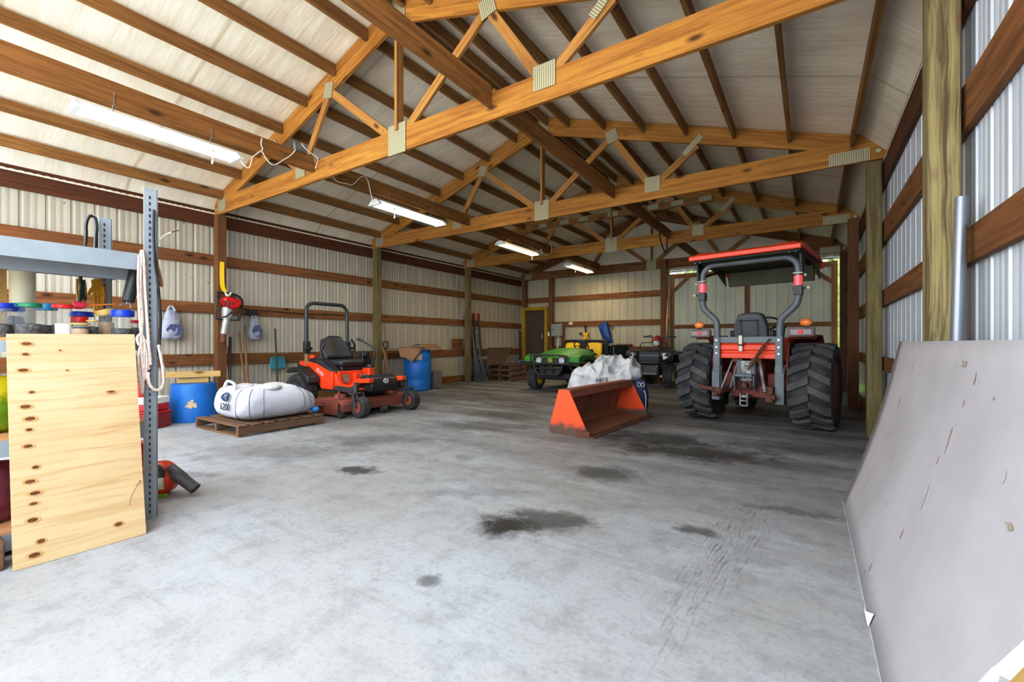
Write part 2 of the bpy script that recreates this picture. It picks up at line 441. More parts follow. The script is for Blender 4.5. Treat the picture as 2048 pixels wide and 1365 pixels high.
# opaque roof sheet over the lining
f = MB(); f._add([(RX, Y0, RZ+.12), (RX, YB+.2, RZ+.12), (XL-.25, YB+.2, 3.84), (XL-.25, Y0, 3.84), (XR+.25, YB+.2, 3.84), (XR+.25, Y0, 3.84)], [(0,1,2,3),(0,3+1+1,4,1)])
struct(f.build('roof_sheet', M['liner_r']))
f = MB(); f._add([(XL-.05, YB+.03, 3.7), (XR+.05, YB+.03, 3.7), (XR+.05, YB+.03, 3.75), (RX, YB+.03, RZ+.1), (XL-.05, YB+.03, 3.75)], [(0,1,2,3,4)])
struct(f.build('wall_gable', M['vinyl']))
# baseboards, eave headers with the scalloped edge of the lining above them
def base(name, p0, p1, up=(0,0,1)):
    mb = MB(); mb.beam(p0, p1, .04, .2); return struct(mb.build(name, M['girt']))
base('baseboard_left', (XL-.02, Y0, .1), (XL-.02, YB, .1)); base('baseboard_right', (XR+.02, Y0, .1), (XR+.02, YB, .1))
base('baseboard_back', (DX1+.12, YB+.02, .1), (SX0, YB+.02, .1))
for k, (X, s, z0, z1) in enumerate(((XL, 1, 3.31, 3.55), (XR, -1, 3.2, 3.47))):
    mb = MB()
    ys = [Y0]+[t for t in TY]; ys[-1] = YB
    for a, b in zip(ys[:-1], ys[1:]): mb.beam((X-s*.02, a, (z0+z1)/2), (X-s*.02, b, (z0+z1)/2), .04, z1-z0)
    struct(mb.build('trim_%d' % (k+1), M['header']))
    mb = MB(); mb.beam((X-s*.032, Y0, z1+.06), (X-s*.032, YB, z1+.06), .02, .11); struct(mb.build('trim_%d' % (k+3), M['header']))
    mb = MB(); n = int((YB-Y0)/.02); vs = []
    for i in range(n+1):
        y = Y0+(YB-Y0)*i/n; vs += [(X+s*.006, y, z1-.012), (X+s*.006, y, z1+.010+.010*abs(math.sin(y*PI/.085)))]
    mb._add(vs, [(2*i, 2*i+2, 2*i+3, 2*i+1) for i in range(n)]); struct(mb.build('trim_%d' % (k+5), M['vinyl']))

# ---------------------------------------------------------------- posts
ORD = ['first', 'second', 'third', 'fourth', 'fifth', 'sixth', 'seventh', 'eighth']
def post(X0, X1, Y, z1, mat, label, d=.15, z0=0):
    mb = MB(); mb.beam(((X0+X1)/2, Y+d/2, z0), ((X0+X1)/2, Y+d/2, z1), X1-X0, d, up=(0,1,0))
    return tag(mb.build('timber_post', mat, bevel=.006), label, 'post', 'building posts')
LX0, LX1 = -8.85, -8.70
post(LX0, LX1, TY[0]-.055, 3.485, M['post_l'], 'brown square post on the left wall where the red post driver hangs')
post(LX0, LX1, TY[1]-.055, 3.485, M['post_g'], 'greenish treated post on the left wall behind the orange mower')
post(LX0, LX1, TY[2]-.055, 3.485, M['post_g'], 'greenish treated post on the left wall with ladders leaning beside it')
post(LX0, LX1, 13.83, 3.485, M['post_l'], 'dark post in the far left corner above the yellow door frame', z0=2.53)
post(-7.71, -7.57, 13.81, 3.485, M['post_l'], 'dark brown post on the back wall right of the brown door')
post(-3.80, -3.63, 13.80, 3.76, M['post_l'], 'brown post on the back wall beside the sliding door')
post(.59, .74, TY[0]-.03, 3.485, M['post_r'], 'large grainy treated post in front on the right, tall pipe beside it')
post(.59, .74, TY[1]-.0, 3.485, M['post_g'], 'greenish treated post on the right wall behind the leaning grey board')
post(.57, .73, TY[2]-.4, 3.485, M['post_l'], 'weathered brown post on the right wall beside the tractor')
post(.61, .75, 13.80, 3.485, M['header'], 'dark post in the far right corner at the edge of the sliding door')

# ---------------------------------------------------------------- girts
def girt(p0, p1, h, label):
    mb = MB(); mb.beam(p0, p1, .04, h); return tag(mb.build('girt_rail', M['girt']), label, 'rail', 'wall girts')
lb = ['before the first post, behind the grey shelf', 'between first and second left posts', 'between second and third left posts', 'between third left post and the far corner']
LY = [Y0, TY[0]+.02, TY[1]+.02, TY[2]+.02, YB]
rows_l = [(2.605,2.80,'top'), (1.735,1.925,'middle'), (.80,1.005,'low')]
for i in range(4):
    for (a, b, nm) in rows_l:
        girt((XL-.02, LY[i]+.003, (a+b)/2), (XL-.02, LY[i+1]-.003, (a+b)/2), b-a, '%s left-wall rail %s' % (nm, lb[i]))
rb = ['nearest, in front of the large grainy post', 'between the large grainy post and the next post', 'between second and third right posts', 'beyond the third right post, behind the tractor']
for i in range(4):
    for (a, b, nm) in [(2.47,2.74,'top'), (1.67,1.87,'middle'), (.85,1.02,'low')]:
        girt((XR+.02, LY[i]+.003, (a+b)/2), (XR+.02, LY[i+1]-.003, (a+b)/2), b-a, '%s right-wall rail %s' % (nm, rb[i]))
for (a, b, nm) in [(2.66,2.85,'top'), (1.765,1.95,'middle'), (.88,1.09,'low')]:
    girt((DX1+.14, YB+.02, (a+b)/2), (SX0-.03, YB+.02, (a+b)/2), b-a, '%s brown wall rail on the back wall between door and sliding door' % nm)
girt((XL+.02, YB+.02, 2.755), (DX1+.13, YB+.02, 2.755), .19, 'short brown wall rail on the back wall above the yellow door frame')

# ---------------------------------------------------------------- roof trusses
def plate(mb, x, z, w, h, ang=0, y=-.006):
    R = Matrix.Rotation(-ang, 3, 'Y'); mb.box((x, y, z), (w, .006, h), R)
def truss(Y, label, collar=False, chord=None):
    t = thing('roof_truss', label, 'roof truss', loc=(0, Y, 0), group='roof trusses')
    C = chord or M['chord']; yc = .023
    def tim(name, a, b, w, h, mat):
        mb = MB(); mb.beam((a[0], yc, a[1]), (b[0], yc, b[1]), w, h); mb.build(name, mat, t)
    tim('bottom_chord', (-8.93, 3.64), (.78, 3.64), .045, .28, C)
    for s, xe in ((-1, -8.95), (1, .80)):
        dz = .165
        mb = MB(); mb.cur = 0
        a = (RX, roof(RX)-.002); b = (xe, roof(xe)-.002)
        o = random.uniform(-30, 30)
        vs, tc = [], []
        for yy in (yc-.0205, yc+.0205):
            for (x, z) in (a, b, (b[0], max(b[1]-.33, 3.53)), (a[0], a[1]-.33)):
                vs.append((x, yy, z)); tc.append((o+abs(x-RX)*1.054, yy*1.0, (z-roof(x))))
        mb._add(vs, [(0,1,2,3),(7,6,5,4),(0,4,5,1),(1,5,6,2),(2,6,7,3),(3,7,4,0)], tc)
        mb.build('top_chord', C, t)
    zb = 3.78
    tim('web', (RX+.015, zb-.02), (RX+.015, RZ-.3), .042, .105, M['web'])
    for s in (-1, 1):
        x1, x2, xb = RX+s*1.36, RX+s*2.72, RX+s*2.05
        z1, z2 = roof(x1)-.29, roof(x2)-.29
        tim('web', (RX+s*.13, zb-.05), (x1-s*.03, z1), .038, .105, M['web'])
        tim('web', (x1+s*.02, z1), (xb-s*.04, zb-.05), .036, .105, M['web'])
        tim('web', (xb+s*.05, zb-.05), (x2, z2), .038, .105, M['web'])
    # nail plates on the near face
    def gp(x, z, w, h, a=0):
        mb = MB(); plate(mb, x, z, w, h, a); mb.build('gusset_plate', M['gusset'], t)
    gp(RX+.01, 3.66, .30, .36); gp(RX, RZ-.2, .3, .3)
    for s in (-1, 1):
        gp(RX+s*2.05, 3.74, .24, .24); gp(RX+s*1.37, roof(RX+s*1.37)-.26, .19, .21, s*.25)
        gp(RX+s*2.66, roof(RX+s*2.66)-.30, .34, .09, -s*(-.75))
    gp(-8.66, 3.65, .28, .22); gp(.41, 3.585, .42, .16)
    for zz in (3.60, 3.78):
        mb = MB(); mb.cyl((.70, 0, zz), (.70, -.012, zz), .028, 12); mb.build('bolt', M['gusset'], t)
    if collar:
        tim('collar_tie', (-6.45, 4.41), (-1.75, 4.41), .05, .16, M['purlin'])
        for x in (-6.1, -5.45, -4.9, -4.1, -3.1, -2.55, -1.95): gp(x, 4.42, .26, .11)
    return t
truss(TY[0], 'large orange timber truss nearest, crossing the whole picture top')
truss(TY[1], 'second timber truss back, landing on the greenish right post')
truss(TY[2], 'third timber truss back, with a plated collar tie across its webs', True)
truss(TY[3], 'dark timber truss against the white back gable', chord=M['girt'])

# ---------------------------------------------------------------- purlins
lp = [-8.64, -7.98, -7.34, -6.69, -6.04, -5.37, -4.70, -4.24]
rp = [.44, -.24, -.92, -1.58, -2.24, -2.91, -3.58, -4.02]
BY = [Y0]+TY
bays = ['before the first truss', 'before the second truss', 'before the third truss', 'before the back gable']
for side, xs in (('left', lp), ('right', rp)):
    for i in range(4):
        for k, x in enumerate(xs):
            a = BY[i]+(.05 if i else 0); b = BY[i+1]-.004
            mb = MB(); z = roof(x)-.088
            mb.beam((x, a, z), (x, b, z), .042, .15)
            pos = '%s from the eave' % ORD[k] if k < 7 else 'at the ridge'
            tag(mb.build('purlin', M['purlin']), '%s-slope brown roof purlin %s, in the bay %s' % (side, pos, bays[i]), 'purlin', 'roof purlins')

# ---------------------------------------------------------------- boards running over the bottom chords
for side, x, mt in (('left', -5.87, M['brace']), ('centre', -2.74, M['brace'])):
    for i in range(4):
        a = BY[i]+(.05 if i else 0); b = BY[i+1]-.012
        mb = MB(); mb.beam((x, a, 3.735), (x, b, 3.735), .042, .22)
        lab = {'left': 'long brown board above the tube lights %s', 'centre': 'long brown board beside the truss king posts %s'}[side] % bays[i]
        tag(mb.build('brace_board', mt if i < 2 else M['girt']), lab, 'board', 'boards running across the trusses')
# ---------------------------------------------------------------- materials of the machines
def dirty(name, c, dirt, scale=4, amt=(.45,.8), rough=.5, **k): return plain(name, c, rough, c2=dirt, scale=scale, amt=amt, **k)
K = {}
K['rubber'] = dirty('tyre_rubber', rgb(40,40,42), rgb(84,80,74), 5, (.45,.8), .75)
K['rubber2'] = dirty('lug_rubber', rgb(62,63,66), rgb(104,100,92), 5, (.4,.85), .7)
K['orange'] = dirty('orange_paint', rgb(232,72,26), rgb(176,50,24), 3, (.5,.9), .35)
K['orange_d'] = dirty('orange_paint_dusty', rgb(158,78,58), rgb(108,70,58), 5, (.35,.7), .6)
K['redbody'] = dirty('dull_red_castings', rgb(140,44,28), rgb(74,40,34), 5, (.35,.7), .6)
K['grey'] = dirty('grey_paint', rgb(112,118,122), rgb(84,86,88), 5, (.4,.8), .45)
K['grey_d'] = dirty('dark_grey_paint', rgb(66,68,70), rgb(48,47,46), 5, (.4,.8), .5)
K['black'] = plain('black_plastic', rgb(30,31,33), .45, c2=rgb(46,45,44), scale=5)
K['blackm'] = plain('black_steel', rgb(34,36,40), .4, c2=rgb(54,54,56), scale=5)
K['vinyl'] = plain('seat_vinyl', rgb(38,39,42), .4, c2=rgb(56,56,58), scale=3)
K['seatg'] = plain('grey_seat_vinyl', rgb(92,95,100), .55, c2=rgb(74,76,80), scale=4)
K['steel'] = dirty('worn_steel', rgb(150,150,148), rgb(92,86,80), 9, (.35,.7), .45, metal=.5)
K['chrome'] = plain('bright_steel', rgb(200,200,200), .25, metal=.9)
K['amber'] = plain('amber_lens', rgb(232,120,50), .25, c2=rgb(240,160,90), scale=9)
K['redlens'] = plain('red_lens', rgb(226,70,70), .25, emit=(rgb(220,60,60), .15))
K['pink'] = plain('red_reflector', rgb(255,110,120), .3, emit=(rgb(250,90,100), .25))
K['smoke'] = plain('smoked_lens', rgb(120,104,108), .3, c2=rgb(150,130,126), scale=6)
K['olive'] = plain('canopy_liner', rgb(92,92,68), .6, c2=rgb(70,70,52), scale=2)
K['dark'] = plain('dark_liner', rgb(26,28,28), .6)
K['white'] = plain('white_plastic', rgb(226,226,222), .4)
K['cream'] = plain('cream_latch', rgb(206,204,182), .45)
K['yellow'] = plain('yellow_paint', rgb(240,198,20), .4)
K['green'] = dirty('green_paint', rgb(62,142,54), rgb(48,112,46), 3, (.5,.9), .5)
K['green_d'] = plain('dark_green_plastic', rgb(32,52,36), .5)
K['redp'] = plain('red_paint', rgb(200,28,30), .35, c2=rgb(170,22,26), scale=5)
K['rust'] = dirty('rusty_steel', rgb(112,62,40), rgb(78,52,42), 6, (.35,.7), .75)
K['lens'] = plain('clear_headlamp', rgb(214,220,226), .15, c2=rgb(150,156,164), scale=30)
K['blue'] = plain('blue_plastic', rgb(20,104,180), .45, c2=rgb(26,120,196), scale=2)

def Rx(): return Matrix.Rotation(PI/2, 4, 'Y')      # lathe z axis -> x axis
def tyre_body(mb, c, R, w, rr, round_=.3):
    p = []; h = w/2
    for (r, x) in ((rr, -h*.62), (rr+.02, -h*.86), ((R+rr)/2, -h), (R-.10*R, -h*.98), (R-.03*R, -h*.82), (R, -h*(1-round_)), (R, h*(1-round_)), (R-.03*R, h*.82), (R-.10*R, h*.98), ((R+rr)/2, h), (rr+.02, h*.86), (rr, h*.62)): p.append((r, x))
    mb.lathe(p, 40, Matrix.Translation(c) @ Rx())
def lugs(mb, c, R, w, n, sweep, th, hgt, x0=.02, steps=4):
    c = Vector(c)
    for s in (-1, 1):
        for k in range(n):
            a0 = 2*PI*k/n+(PI/n if s > 0 else 0); vs = []
            for t in range(steps+1):
                q = t/steps; x = s*(x0+q*(w/2*1.0-x0)); a = a0+sweep*q; Rt = R+hgt-(.02 if t == steps else 0)
                for (da, r) in ((-th/R*.62, R-.02), (-th/R*.5, Rt), (th/R*.5, Rt), (th/R*.62, R-.02)):
                    vs.append(c+Vector((x, r*math.cos(a+da), r*math.sin(a+da))))
            fs = []
            for t in range(steps):
                for j in range(3): fs.append((t*4+j, t*4+j+1, t*4+4+j+1, t*4+4+j))
            fs += [(0,1,2,3), tuple(steps*4+j for j in (3,2,1,0))]
            mb._add(vs, fs)
def rim(mb, c, r, w, dish=.05, holes=0, side=1):
    Mx = Matrix.Translation(c) @ Rx()
    mb.lathe([(.001, side*dish), (r*.25, side*dish), (r*.3, side*(dish-.02)), (r*.8, side*(dish-.02)), (r*.86, side*w*.4), (r*1.02, side*w*.44)], 24, Mx)
def wheel(t, name, c, R, w, rr, lug, mat_rim, side):
    mb = MB(); tyre_body(mb.m(0), c, R-lug['h'], w, rr); mb.m(1)
    lugs(mb, c, R-lug['h'], w*lug.get('wf', .96), lug['n'], lug['sweep'], lug['th'], lug['h'], lug.get('x0', .015))
    o = mb.build(name, [K['rubber'], K['rubber2']], t, smooth=40)
    r = MB(); rim(r, c, rr+.01, w, w*.2, 0, side); rim(r, c, rr+.01, w, w*.1, 0, -side); r.build('rim', mat_rim, o, smooth=40)
    return o
def block_tyre(t, name, c, R, w, rr, n, rows, mat_rim, side, h=.018):
    """knobbly or turf tyre: rows of blocks"""
    mb = MB(); tyre_body(mb.m(0), c, R-h, w, rr, .38); mb.m(1); C0 = Vector(c)
    for i in range(rows):
        x = (-.5+(i+.5)/rows)*w*.86; bw = w*.86/rows*.62; e = abs(-.5+(i+.5)/rows)*2; Rr = R-h-.055*R*max(0, e-.5)*2
        for k in range(n):
            a = 2*PI*(k+(.5 if i % 2 else 0))/n; da = PI/n*.58; vs = []
            for (r_, f) in ((Rr-.02, 1.0), (Rr+h, .86)):
                for (q, s) in ((-1,-1),(1,-1),(1,1),(-1,1)):
                    aa = a+s*da*f+q*da*.3; vs.append(C0+Vector((x+q*bw/2*f, r_*math.cos(aa), r_*math.sin(aa))))
            mb._add(vs, MB.BF)
    o = mb.build(name, [K['rubber'], K['rubber2']], t, smooth=40)
    r = MB(); rim(r, c, rr+.01, w, w*.25, 0, side); rim(r, c, rr+.01, w, w*.12, 0, -side); r.build('rim', mat_rim, o, smooth=40)
    return o

# ================================================================ tractor (seen from behind)
TF = Fr(-.682, 7.598, math.radians(-9.2))
t = thing('tractor', 'large orange tractor with canopy and lugged rear tyres, seen from behind', 'tractor', TF)
RW = .6
for s in (-1, 1):
    wheel(t, 'rear_wheel', (s*.755, 0, RW+.005), RW, .49, .33, dict(n=17, sweep=.20, th=.085, h=.042, x0=.0), K['orange_d'], s)
    wheel(t, 'front_wheel', (s*.62, 1.75, .40), .40, .30, .22, dict(n=16, sweep=.22, th=.055, h=.028), K['orange_d'], s)
# fenders: inner plate and flared top
for s in (-1, 1):
    mb = MB(); Mx = Matrix.Identity(4)
    prof = [(-.42,.55),(-.40,.95),(-.32,1.20),(-.15,1.30),(.25,1.30),(.55,1.05),(.72,.62),(.3,.5)]
    mb.sprism(prof, s*.47, s*.50)
    top = [(-.24,1.255),(-.22,1.285),(-.10,1.315),(.25,1.315),(.6,1.05),(.57,1.03),(.24,1.29),(-.09,1.29)]
    mb.sprism(top, s*.47, s*.80)
    mb.build('fender', K['redbody'], t, bevel=.008)
# transmission, axle housings, engine hood
mb = MB()
mb.sprism([(-.42,.42),(-.42,.86),(-.2,.98),(.9,.92),(.9,.42),(.2,.34)], -.21, .21)
for s in (-1, 1):
    mb.cyl((s*.2, 0, .6), (s*.56, 0, .6), .13, 14, .10); mb.box((s*.3, -.16, .62), (.16, .34, .3))
mb.build('transmission', K['redbody'], t, bevel=.02)
mb = MB(); mb.sprism([(.85,.62),(.85,1.26),(1.1,1.30),(2.0,1.2),(2.25,1.08),(2.3,.62)], -.27, .27); mb.build('hood', K['orange'], t, bevel=.05)
mb = MB(); mb.bx(-.1, .1, .7, 2.2, .4, .66); mb.bx(-.55, .55, 1.68, 1.82, .34, .46); mb.build('front_axle', K['grey_d'], t, bevel=.02)
mb = MB(); mb.bx(-.44, .44, -.1, .85, .60, .66); mb.build('floor_plate', K['black'], t)
# orange rear panel with pressed ridges
mb = MB()
mb.sprism([(-.40,.97),(-.44,.98),(-.44,1.05),(-.425,1.06),(-.425,1.09),(-.45,1.10),(-.45,1.17),(-.43,1.19),(-.43,1.235),(-.30,1.25),(-.30,.97)], -.372, .382)
mb.build('rear_panel', K['orange'], t, bevel=.006)
mb = MB(); mb.bx(-.375, .385, -.47, -.41, 1.20, 1.292); mb.build('cross_bar', K['grey'], t, bevel=.006)
for x in (-.34, -.29, .30, .35):
    pass
# roll bar: lower brackets, bent uprights, hinges, upper hoop
for s in (-1, 1):
    mb = MB(); mb.box((s*.405, -.44, .95), (.09, .10, .68)); mb.box((s*.405, -.44, .66), (.12, .03, .42))
    mb.sprism([(-.50,.36),(-.50,.78),(-.40,.9),(-.36,.9),(-.36,.36)], s*.36, s*.47)
    o = mb.build('bracket', K['grey'], t, bevel=.006)
    mb = MB()
    for z in (1.05, 1.14, 1.24): mb.cyl((s*.405, -.50, z), (s*.405, -.475, z), .014, 8)
    mb.build('bolt', K['chrome'], o)
    path = smooth_path([(s*.41, -.44, 1.2), (s*.41, -.44, 1.42), (s*.435, -.44, 1.54), (s*.52, -.44, 1.63), (s*.60, -.44, 1.72), (s*.625, -.44, 1.82), (s*.625, -.44, 1.90)], 5)
    mb = MB(); mb.tube(path, .044, 10); mb.build('roll_bar_upright', K['grey'], t, smooth=60)
    mb = MB(); mb.box((s*.625, -.44, 1.90), (.10, .11, .12)); mb.cyl((s*.56, -.45, 1.93), (s*.74, -.45, 1.93), .014, 8); o = mb.build('hinge', K['grey_d'], t, bevel=.01)
    mb = MB(); mb.ball((s*.74, -.45, 1.93), .024, 10, 8); mb.ball((s*.71, -.47, 2.10), .018, 8, 6); mb.build('pin_knob', K['cream'], o, smooth=60)
    mb = MB(); mb.tube([(s*.625, -.44, 1.97), (s*.625, -.44, 2.10)], .052, 12); mb.build('reflector', K['pink'], t, smooth=50)
    mb = MB(); mb.box((s*.625, -.44, 2.135), (.11, .10, .012)); mb.build('clamp', K['cream'], t)
hp = [(-.625, -.44, 1.93), (-.625, -.44, 2.12)]+[(p.x, -.44, p.z) for p in arc((-.445, 0, 2.19), .18, 180, 90, 7)]+[(p.x, -.44, p.z) for p in arc((.445, 0, 2.19), .18, 90, 0, 7)]+[(.625, -.44, 2.12), (.625, -.44, 1.93)]
mb = MB(); mb.tube(hp, .042, 10); mb.build('roll_bar_hoop', K['grey'], t, smooth=60)
# canopy
mb = MB()
mb.sprism([(-.80,2.405),(-.80,2.47),(-.70,2.505),(.62,2.50),(.80,2.44),(.84,2.34),(.80,2.34),(.72,2.43),(-.74,2.435),(-.74,2.405)], -.70, .72)
mb.sprism([(-.76,2.49),(-.66,2.53),(.5,2.525),(.6,2.49)], -.62, -.44); mb.sprism([(-.76,2.49),(-.66,2.53),(.5,2.525),(.6,2.49)], .44, .64); mb.sprism([(-.76,2.485),(-.66,2.515),(.5,2.51),(.6,2.48)], -.25, .25)
can = mb.build('canopy', K['orange'], t, bevel=.012)
mb = MB(); mb.bx(-.67, .69, -.72, .70, 2.385, 2.43); mb.build('canopy_lining', K['dark'], can)
mb = MB(); mb.sprism([(.66,2.42),(.74,2.40),(.80,2.17),(.77,2.155),(.70,2.30)], -.62, .62); mb.sprism([(-.70,2.41),(.72,2.41),(.79,2.17),(.3,2.36)], -.68, -.66); mb.sprism([(-.70,2.41),(.72,2.41),(.79,2.17),(.3,2.36)], .67, .69)
mb.build('canopy_skirt', K['olive'], can, bevel=.01)
for s in (-1, 1):
    mb = MB(); mb.sprism([(-.5,2.14),(-.56,2.40),(-.28,2.40),(-.38,2.14)], s*.655, s*.68); mb.beam((s*.62, -.42, 2.2), (s*.60, .35, 2.39), .03, .03)
    o = mb.build('canopy_bracket', K['black'], t)
    mb = MB()
    for q in (.57, .64): mb.ball((s*q, -.70, 2.385), .014, 8, 6)
    mb.build('bolt', K['chrome'], o)
# seat
mb = MB()
def sb(u, v):
    x = (u-.5)*.50; z = v*.42; e = 1-abs(2*u-1)**4*.10
    wx = x*(1-.25*max(0, v-.6)/.4*1.0)*e
    return (wx-.03, -.12-.09*v, 1.22+z*(1-.10*abs(2*u-1)**3))
mb.grid(lambda u, v: sb(u, v), 13, 9)
o = mb.build('seat_back', K['seatg'], t, smooth=60, solid=.11)
mb = MB()
for x in (-.14, .08): mb.tube([(x, -.215-.0, 1.3), (x, -.26, 1.55)], .006, 5)
mb.tube([(-.17, -.267, 1.53), (.11, -.267, 1.53)], .006, 5); mb.build('seam', K['grey_d'], o)
mb = MB(); mb.bx(-.28, .22, -.12, .38, 1.10, 1.24); mb.build('seat_cushion', K['seatg'], t, bevel=.05)
for s in (-1, 1):
    mb = MB(); mb.box((-.03+s*.27, .0, 1.34), (.06, .26, .10)); mb.build('armrest', K['black'], t, bevel=.02)
mb = MB(); mb.tube([( .22*math.cos(a)+.0, .42+.19*math.sin(a), 1.50+.11*math.sin(a)) for a in [2*PI*i/20 for i in range(20)]], .016, 7, closed=True); mb.cyl((0, .42, 1.50), (0, .62, 1.2), .03, 8); mb.beam((-.2, .42, 1.5), (.2, .42, 1.5), .03, .015)
mb.build('steering_wheel', K['black'], t, smooth=50)
mb = MB(); mb.cyl((.33, .1, 1.2), (.36, .08, 1.42), .012, 6); mb.ball((.36, .08, 1.44), .028, 8, 6); mb.cyl((.3, .15, 1.2), (.32, .15, 1.36), .012, 6); mb.ball((.32, .15, 1.38), .026, 8, 6); mb.build('lever', K['black'], t, smooth=50)
# tail lamps and amber lamps
for s in (-1, 1):
    mb = MB(); mb.box((s*.66, -.42, 1.345), (.30, .10, .125)); o = mb.build('tail_lamp', K['smoke'], t, bevel=.025)
    mb = MB(); mb.box((s*.66, -.475, 1.345), (.24, .012, .075)); mb.build('lens', K['smoke'], o, bevel=.005)
    mb = MB(); mb.ball((s*.655, -.485, 1.35), (.03, .01, .026), 12, 8); mb.build('bulb_spot', K['redlens'], o, smooth=60)
    mb = MB(); mb.ball((s*.70, -.36, 1.475), (.075, .05, .055), 14, 10); o = mb.build('amber_lamp', K['amber'], t, smooth=60)
    mb = MB(); mb.cyl((s*.70, -.36, 1.40), (s*.70, -.36, 1.44), .03, 10); mb.build('lamp_stalk', K['black'], o)
# hitch, cylinders, power take-off and links
mb = MB()
for x in (-.085, .10):
    mb.tube([(x-.01, -.47, .95), (x-.012, -.48, .70)], .036, 12)
mb.build('lift_cylinder', K['grey'], t, smooth=50)
mb = MB(); mb.box((.0, -.45, .80), (.16, .10, .30)); mb.box((.02, -.50, .90), (.08, .06, .06)); mb.box((-.03, -.5, .74), (.05, .05, .1)); mb.build('valve_block', K['steel'], t, bevel=.012)
mb = MB(); mb.box((0, -.55, .745), (.22, .16, .04))
for s in (-1, 1): mb.sprism([(-.62,.74),(-.62,.60),(-.52,.52),(-.46,.52),(-.46,.76)], s*.115, s*.135)
mb.build('shaft_guard', K['grey'], t, bevel=.008)
mb = MB(); mb.cyl((0, -.42, .60), (0, -.60, .60), .035, 12); mb.cyl((0, -.42, .60), (0, -.48, .60), .075, 16); mb.build('output_shaft', K['rust'], t, smooth=40)
mb = MB(); mb.bx(-.055, .055, -.60, -.1, .43, .47); mb.bx(-.055, -.035, -.62, -.56, .31, .5); mb.bx(.035, .055, -.62, -.56, .31, .5); mb.bx(-.055, .055, -.62, -.57, .31, .33); mb.bx(-.055, .055, -.62, -.57, .38, .40); mb.build('drawbar', K['steel'], t, bevel=.004)
mb = MB(); mb.tube([(.235, -.52, 1.17), (.08, -.58, .88)], .022, 8); mb.tube([(.30, -.50, 1.26), (.235, -.52, 1.17)], .012, 6); mb.tube([(.08, -.58, .88), (.05, -.59, .82)], .014, 6); mb.tube([(.16, -.56, 1.03), (.20, -.6, .88)], .008, 6); mb.build('top_link', K['rust'], t, smooth=50)
for s in (-1, 1):
    mb = MB(); mb.beam((s*.24, -.30, .56), (s*.36, -.62, .46), .035, .07); mb.cyl((s*.34, -.62, .46), (s*.40, -.62, .46), .04, 12); mb.build('lower_link', K['rust'], t, bevel=.006)
mb = MB()
mb.box((.27, -.50, .52), (.16, .12, .16)); mb.box((.31, -.53, .44), (.10, .10, .10)); mb.build('link_bracket', K['rust'], t, bevel=.006)
mb = MB(); mb.tube([(-.19, -.46, .95), (-.33, -.60, .46)], .016, 8); mb.tube([(.17, -.46, .92), (.26, -.58, .52)], .026, 8); mb.tube([(-.12, -.47, .93), (-.20, -.52, .55)], .012, 6); mb.build('lift_rod', K['steel'], t, smooth=50)
mb = MB()
for s in (-1, 1):
    mb = MB(); mb.tube([(s*.17, -.46, .95), (s*.06, -.44, .96)], .03, 8); mb.box((s*.15, -.47, .95), (.09, .05, .045)); mb.build('lift_arm', K['rust'], t, bevel=.006)
mb = MB(); mb.tube([(-.40, -.60, .52), (-.58, -.60, .545)], .035, 10); mb.ball((-.58, -.60, .545), .042, 10, 8); mb.box((-.36, -.58, .50), (.1, .08, .08)); mb.build('stabiliser', K['rust'], t, smooth=45)
mb = MB()
for x, z in ((-.20,.62),(-.09,.52),(-.17,.50),(.2,.45),(.13,.62)): mb.tube(smooth_path([(x, -.45, z+.18), (x+.03, -.5, z+.02), (x-.02, -.52, z-.06)], 4), .010, 6)
mb.build('hydraulic_hose', K['black'], t, smooth=50)
mb = MB(); mb.box((-.075, -.49, 1.245), (.05, .03, .13)); mb.box((-.075, -.485, 1.12), (.05, .02, .08)); o = mb.build('latch', K['cream'], t, bevel=.008)
mb = MB(); mb.box((-.075, -.485, 1.185), (.08, .03, .05)); mb.build('latch_clip', K['rust'], o, bevel=.005)

# ================================================================ zero-turn mower
MF = Fr(-7.2, 5.1, -PI/2)
t = thing('riding_mower', 'orange zero-turn riding mower with black seat and folded-up roll bar', 'mower', MF)
for s in (-1, 1):
    mb = MB(); c = (s*.555, -.42, .33)
    block_tyre(t, 'drive_wheel', c, .33, .29, .17, 34, 7, K['grey_d'], s, .010)
    # casters
    cx = .52 if s > 0 else -.56
    mb = MB(); tyre_body(mb, (cx, 1.2, .17), .17, .16, .08, .25); o = mb.build('caster_wheel', K['rubber'], t, smooth=40)
    mb = MB(); rim(mb, (cx, 1.2, .17), .09, .16, .03, 0, 1); rim(mb, (cx, 1.2, .17), .09, .16, .03, 0, -1); mb.build('rim', K['orange_d'], o, smooth=40)
    mb = MB()
    for q in (-1, 1): mb.beam((cx+q*.105, 1.2, .17), (cx+q*.095, 1.12, .38), .016, .06, up=(0,1,0))
    mb.box((cx, 1.10, .385), (.23, .12, .03)); mb.cyl((cx, 1.07, .38), (cx, 1.07, .56), .036, 12); mb.build('caster_fork', K['grey_d'], t, bevel=.006)
# frame and front arms
mb = MB()
for s in (-1, 1):
    x = .43*s
    mb.beam((x*.8, .2, .42), (x*1.05, .85, .41), .07, .09); mb.beam((x*1.05, .85, .41), (x*1.15, 1.07, .47), .08, .09)
mb.bx(-.36, .36, -.9, .3, .34, .44); mb.beam((-.42, .78, .41), (.42, .78, .41), .07, .07); mb.build('frame', K['grey_d'], t, bevel=.01)
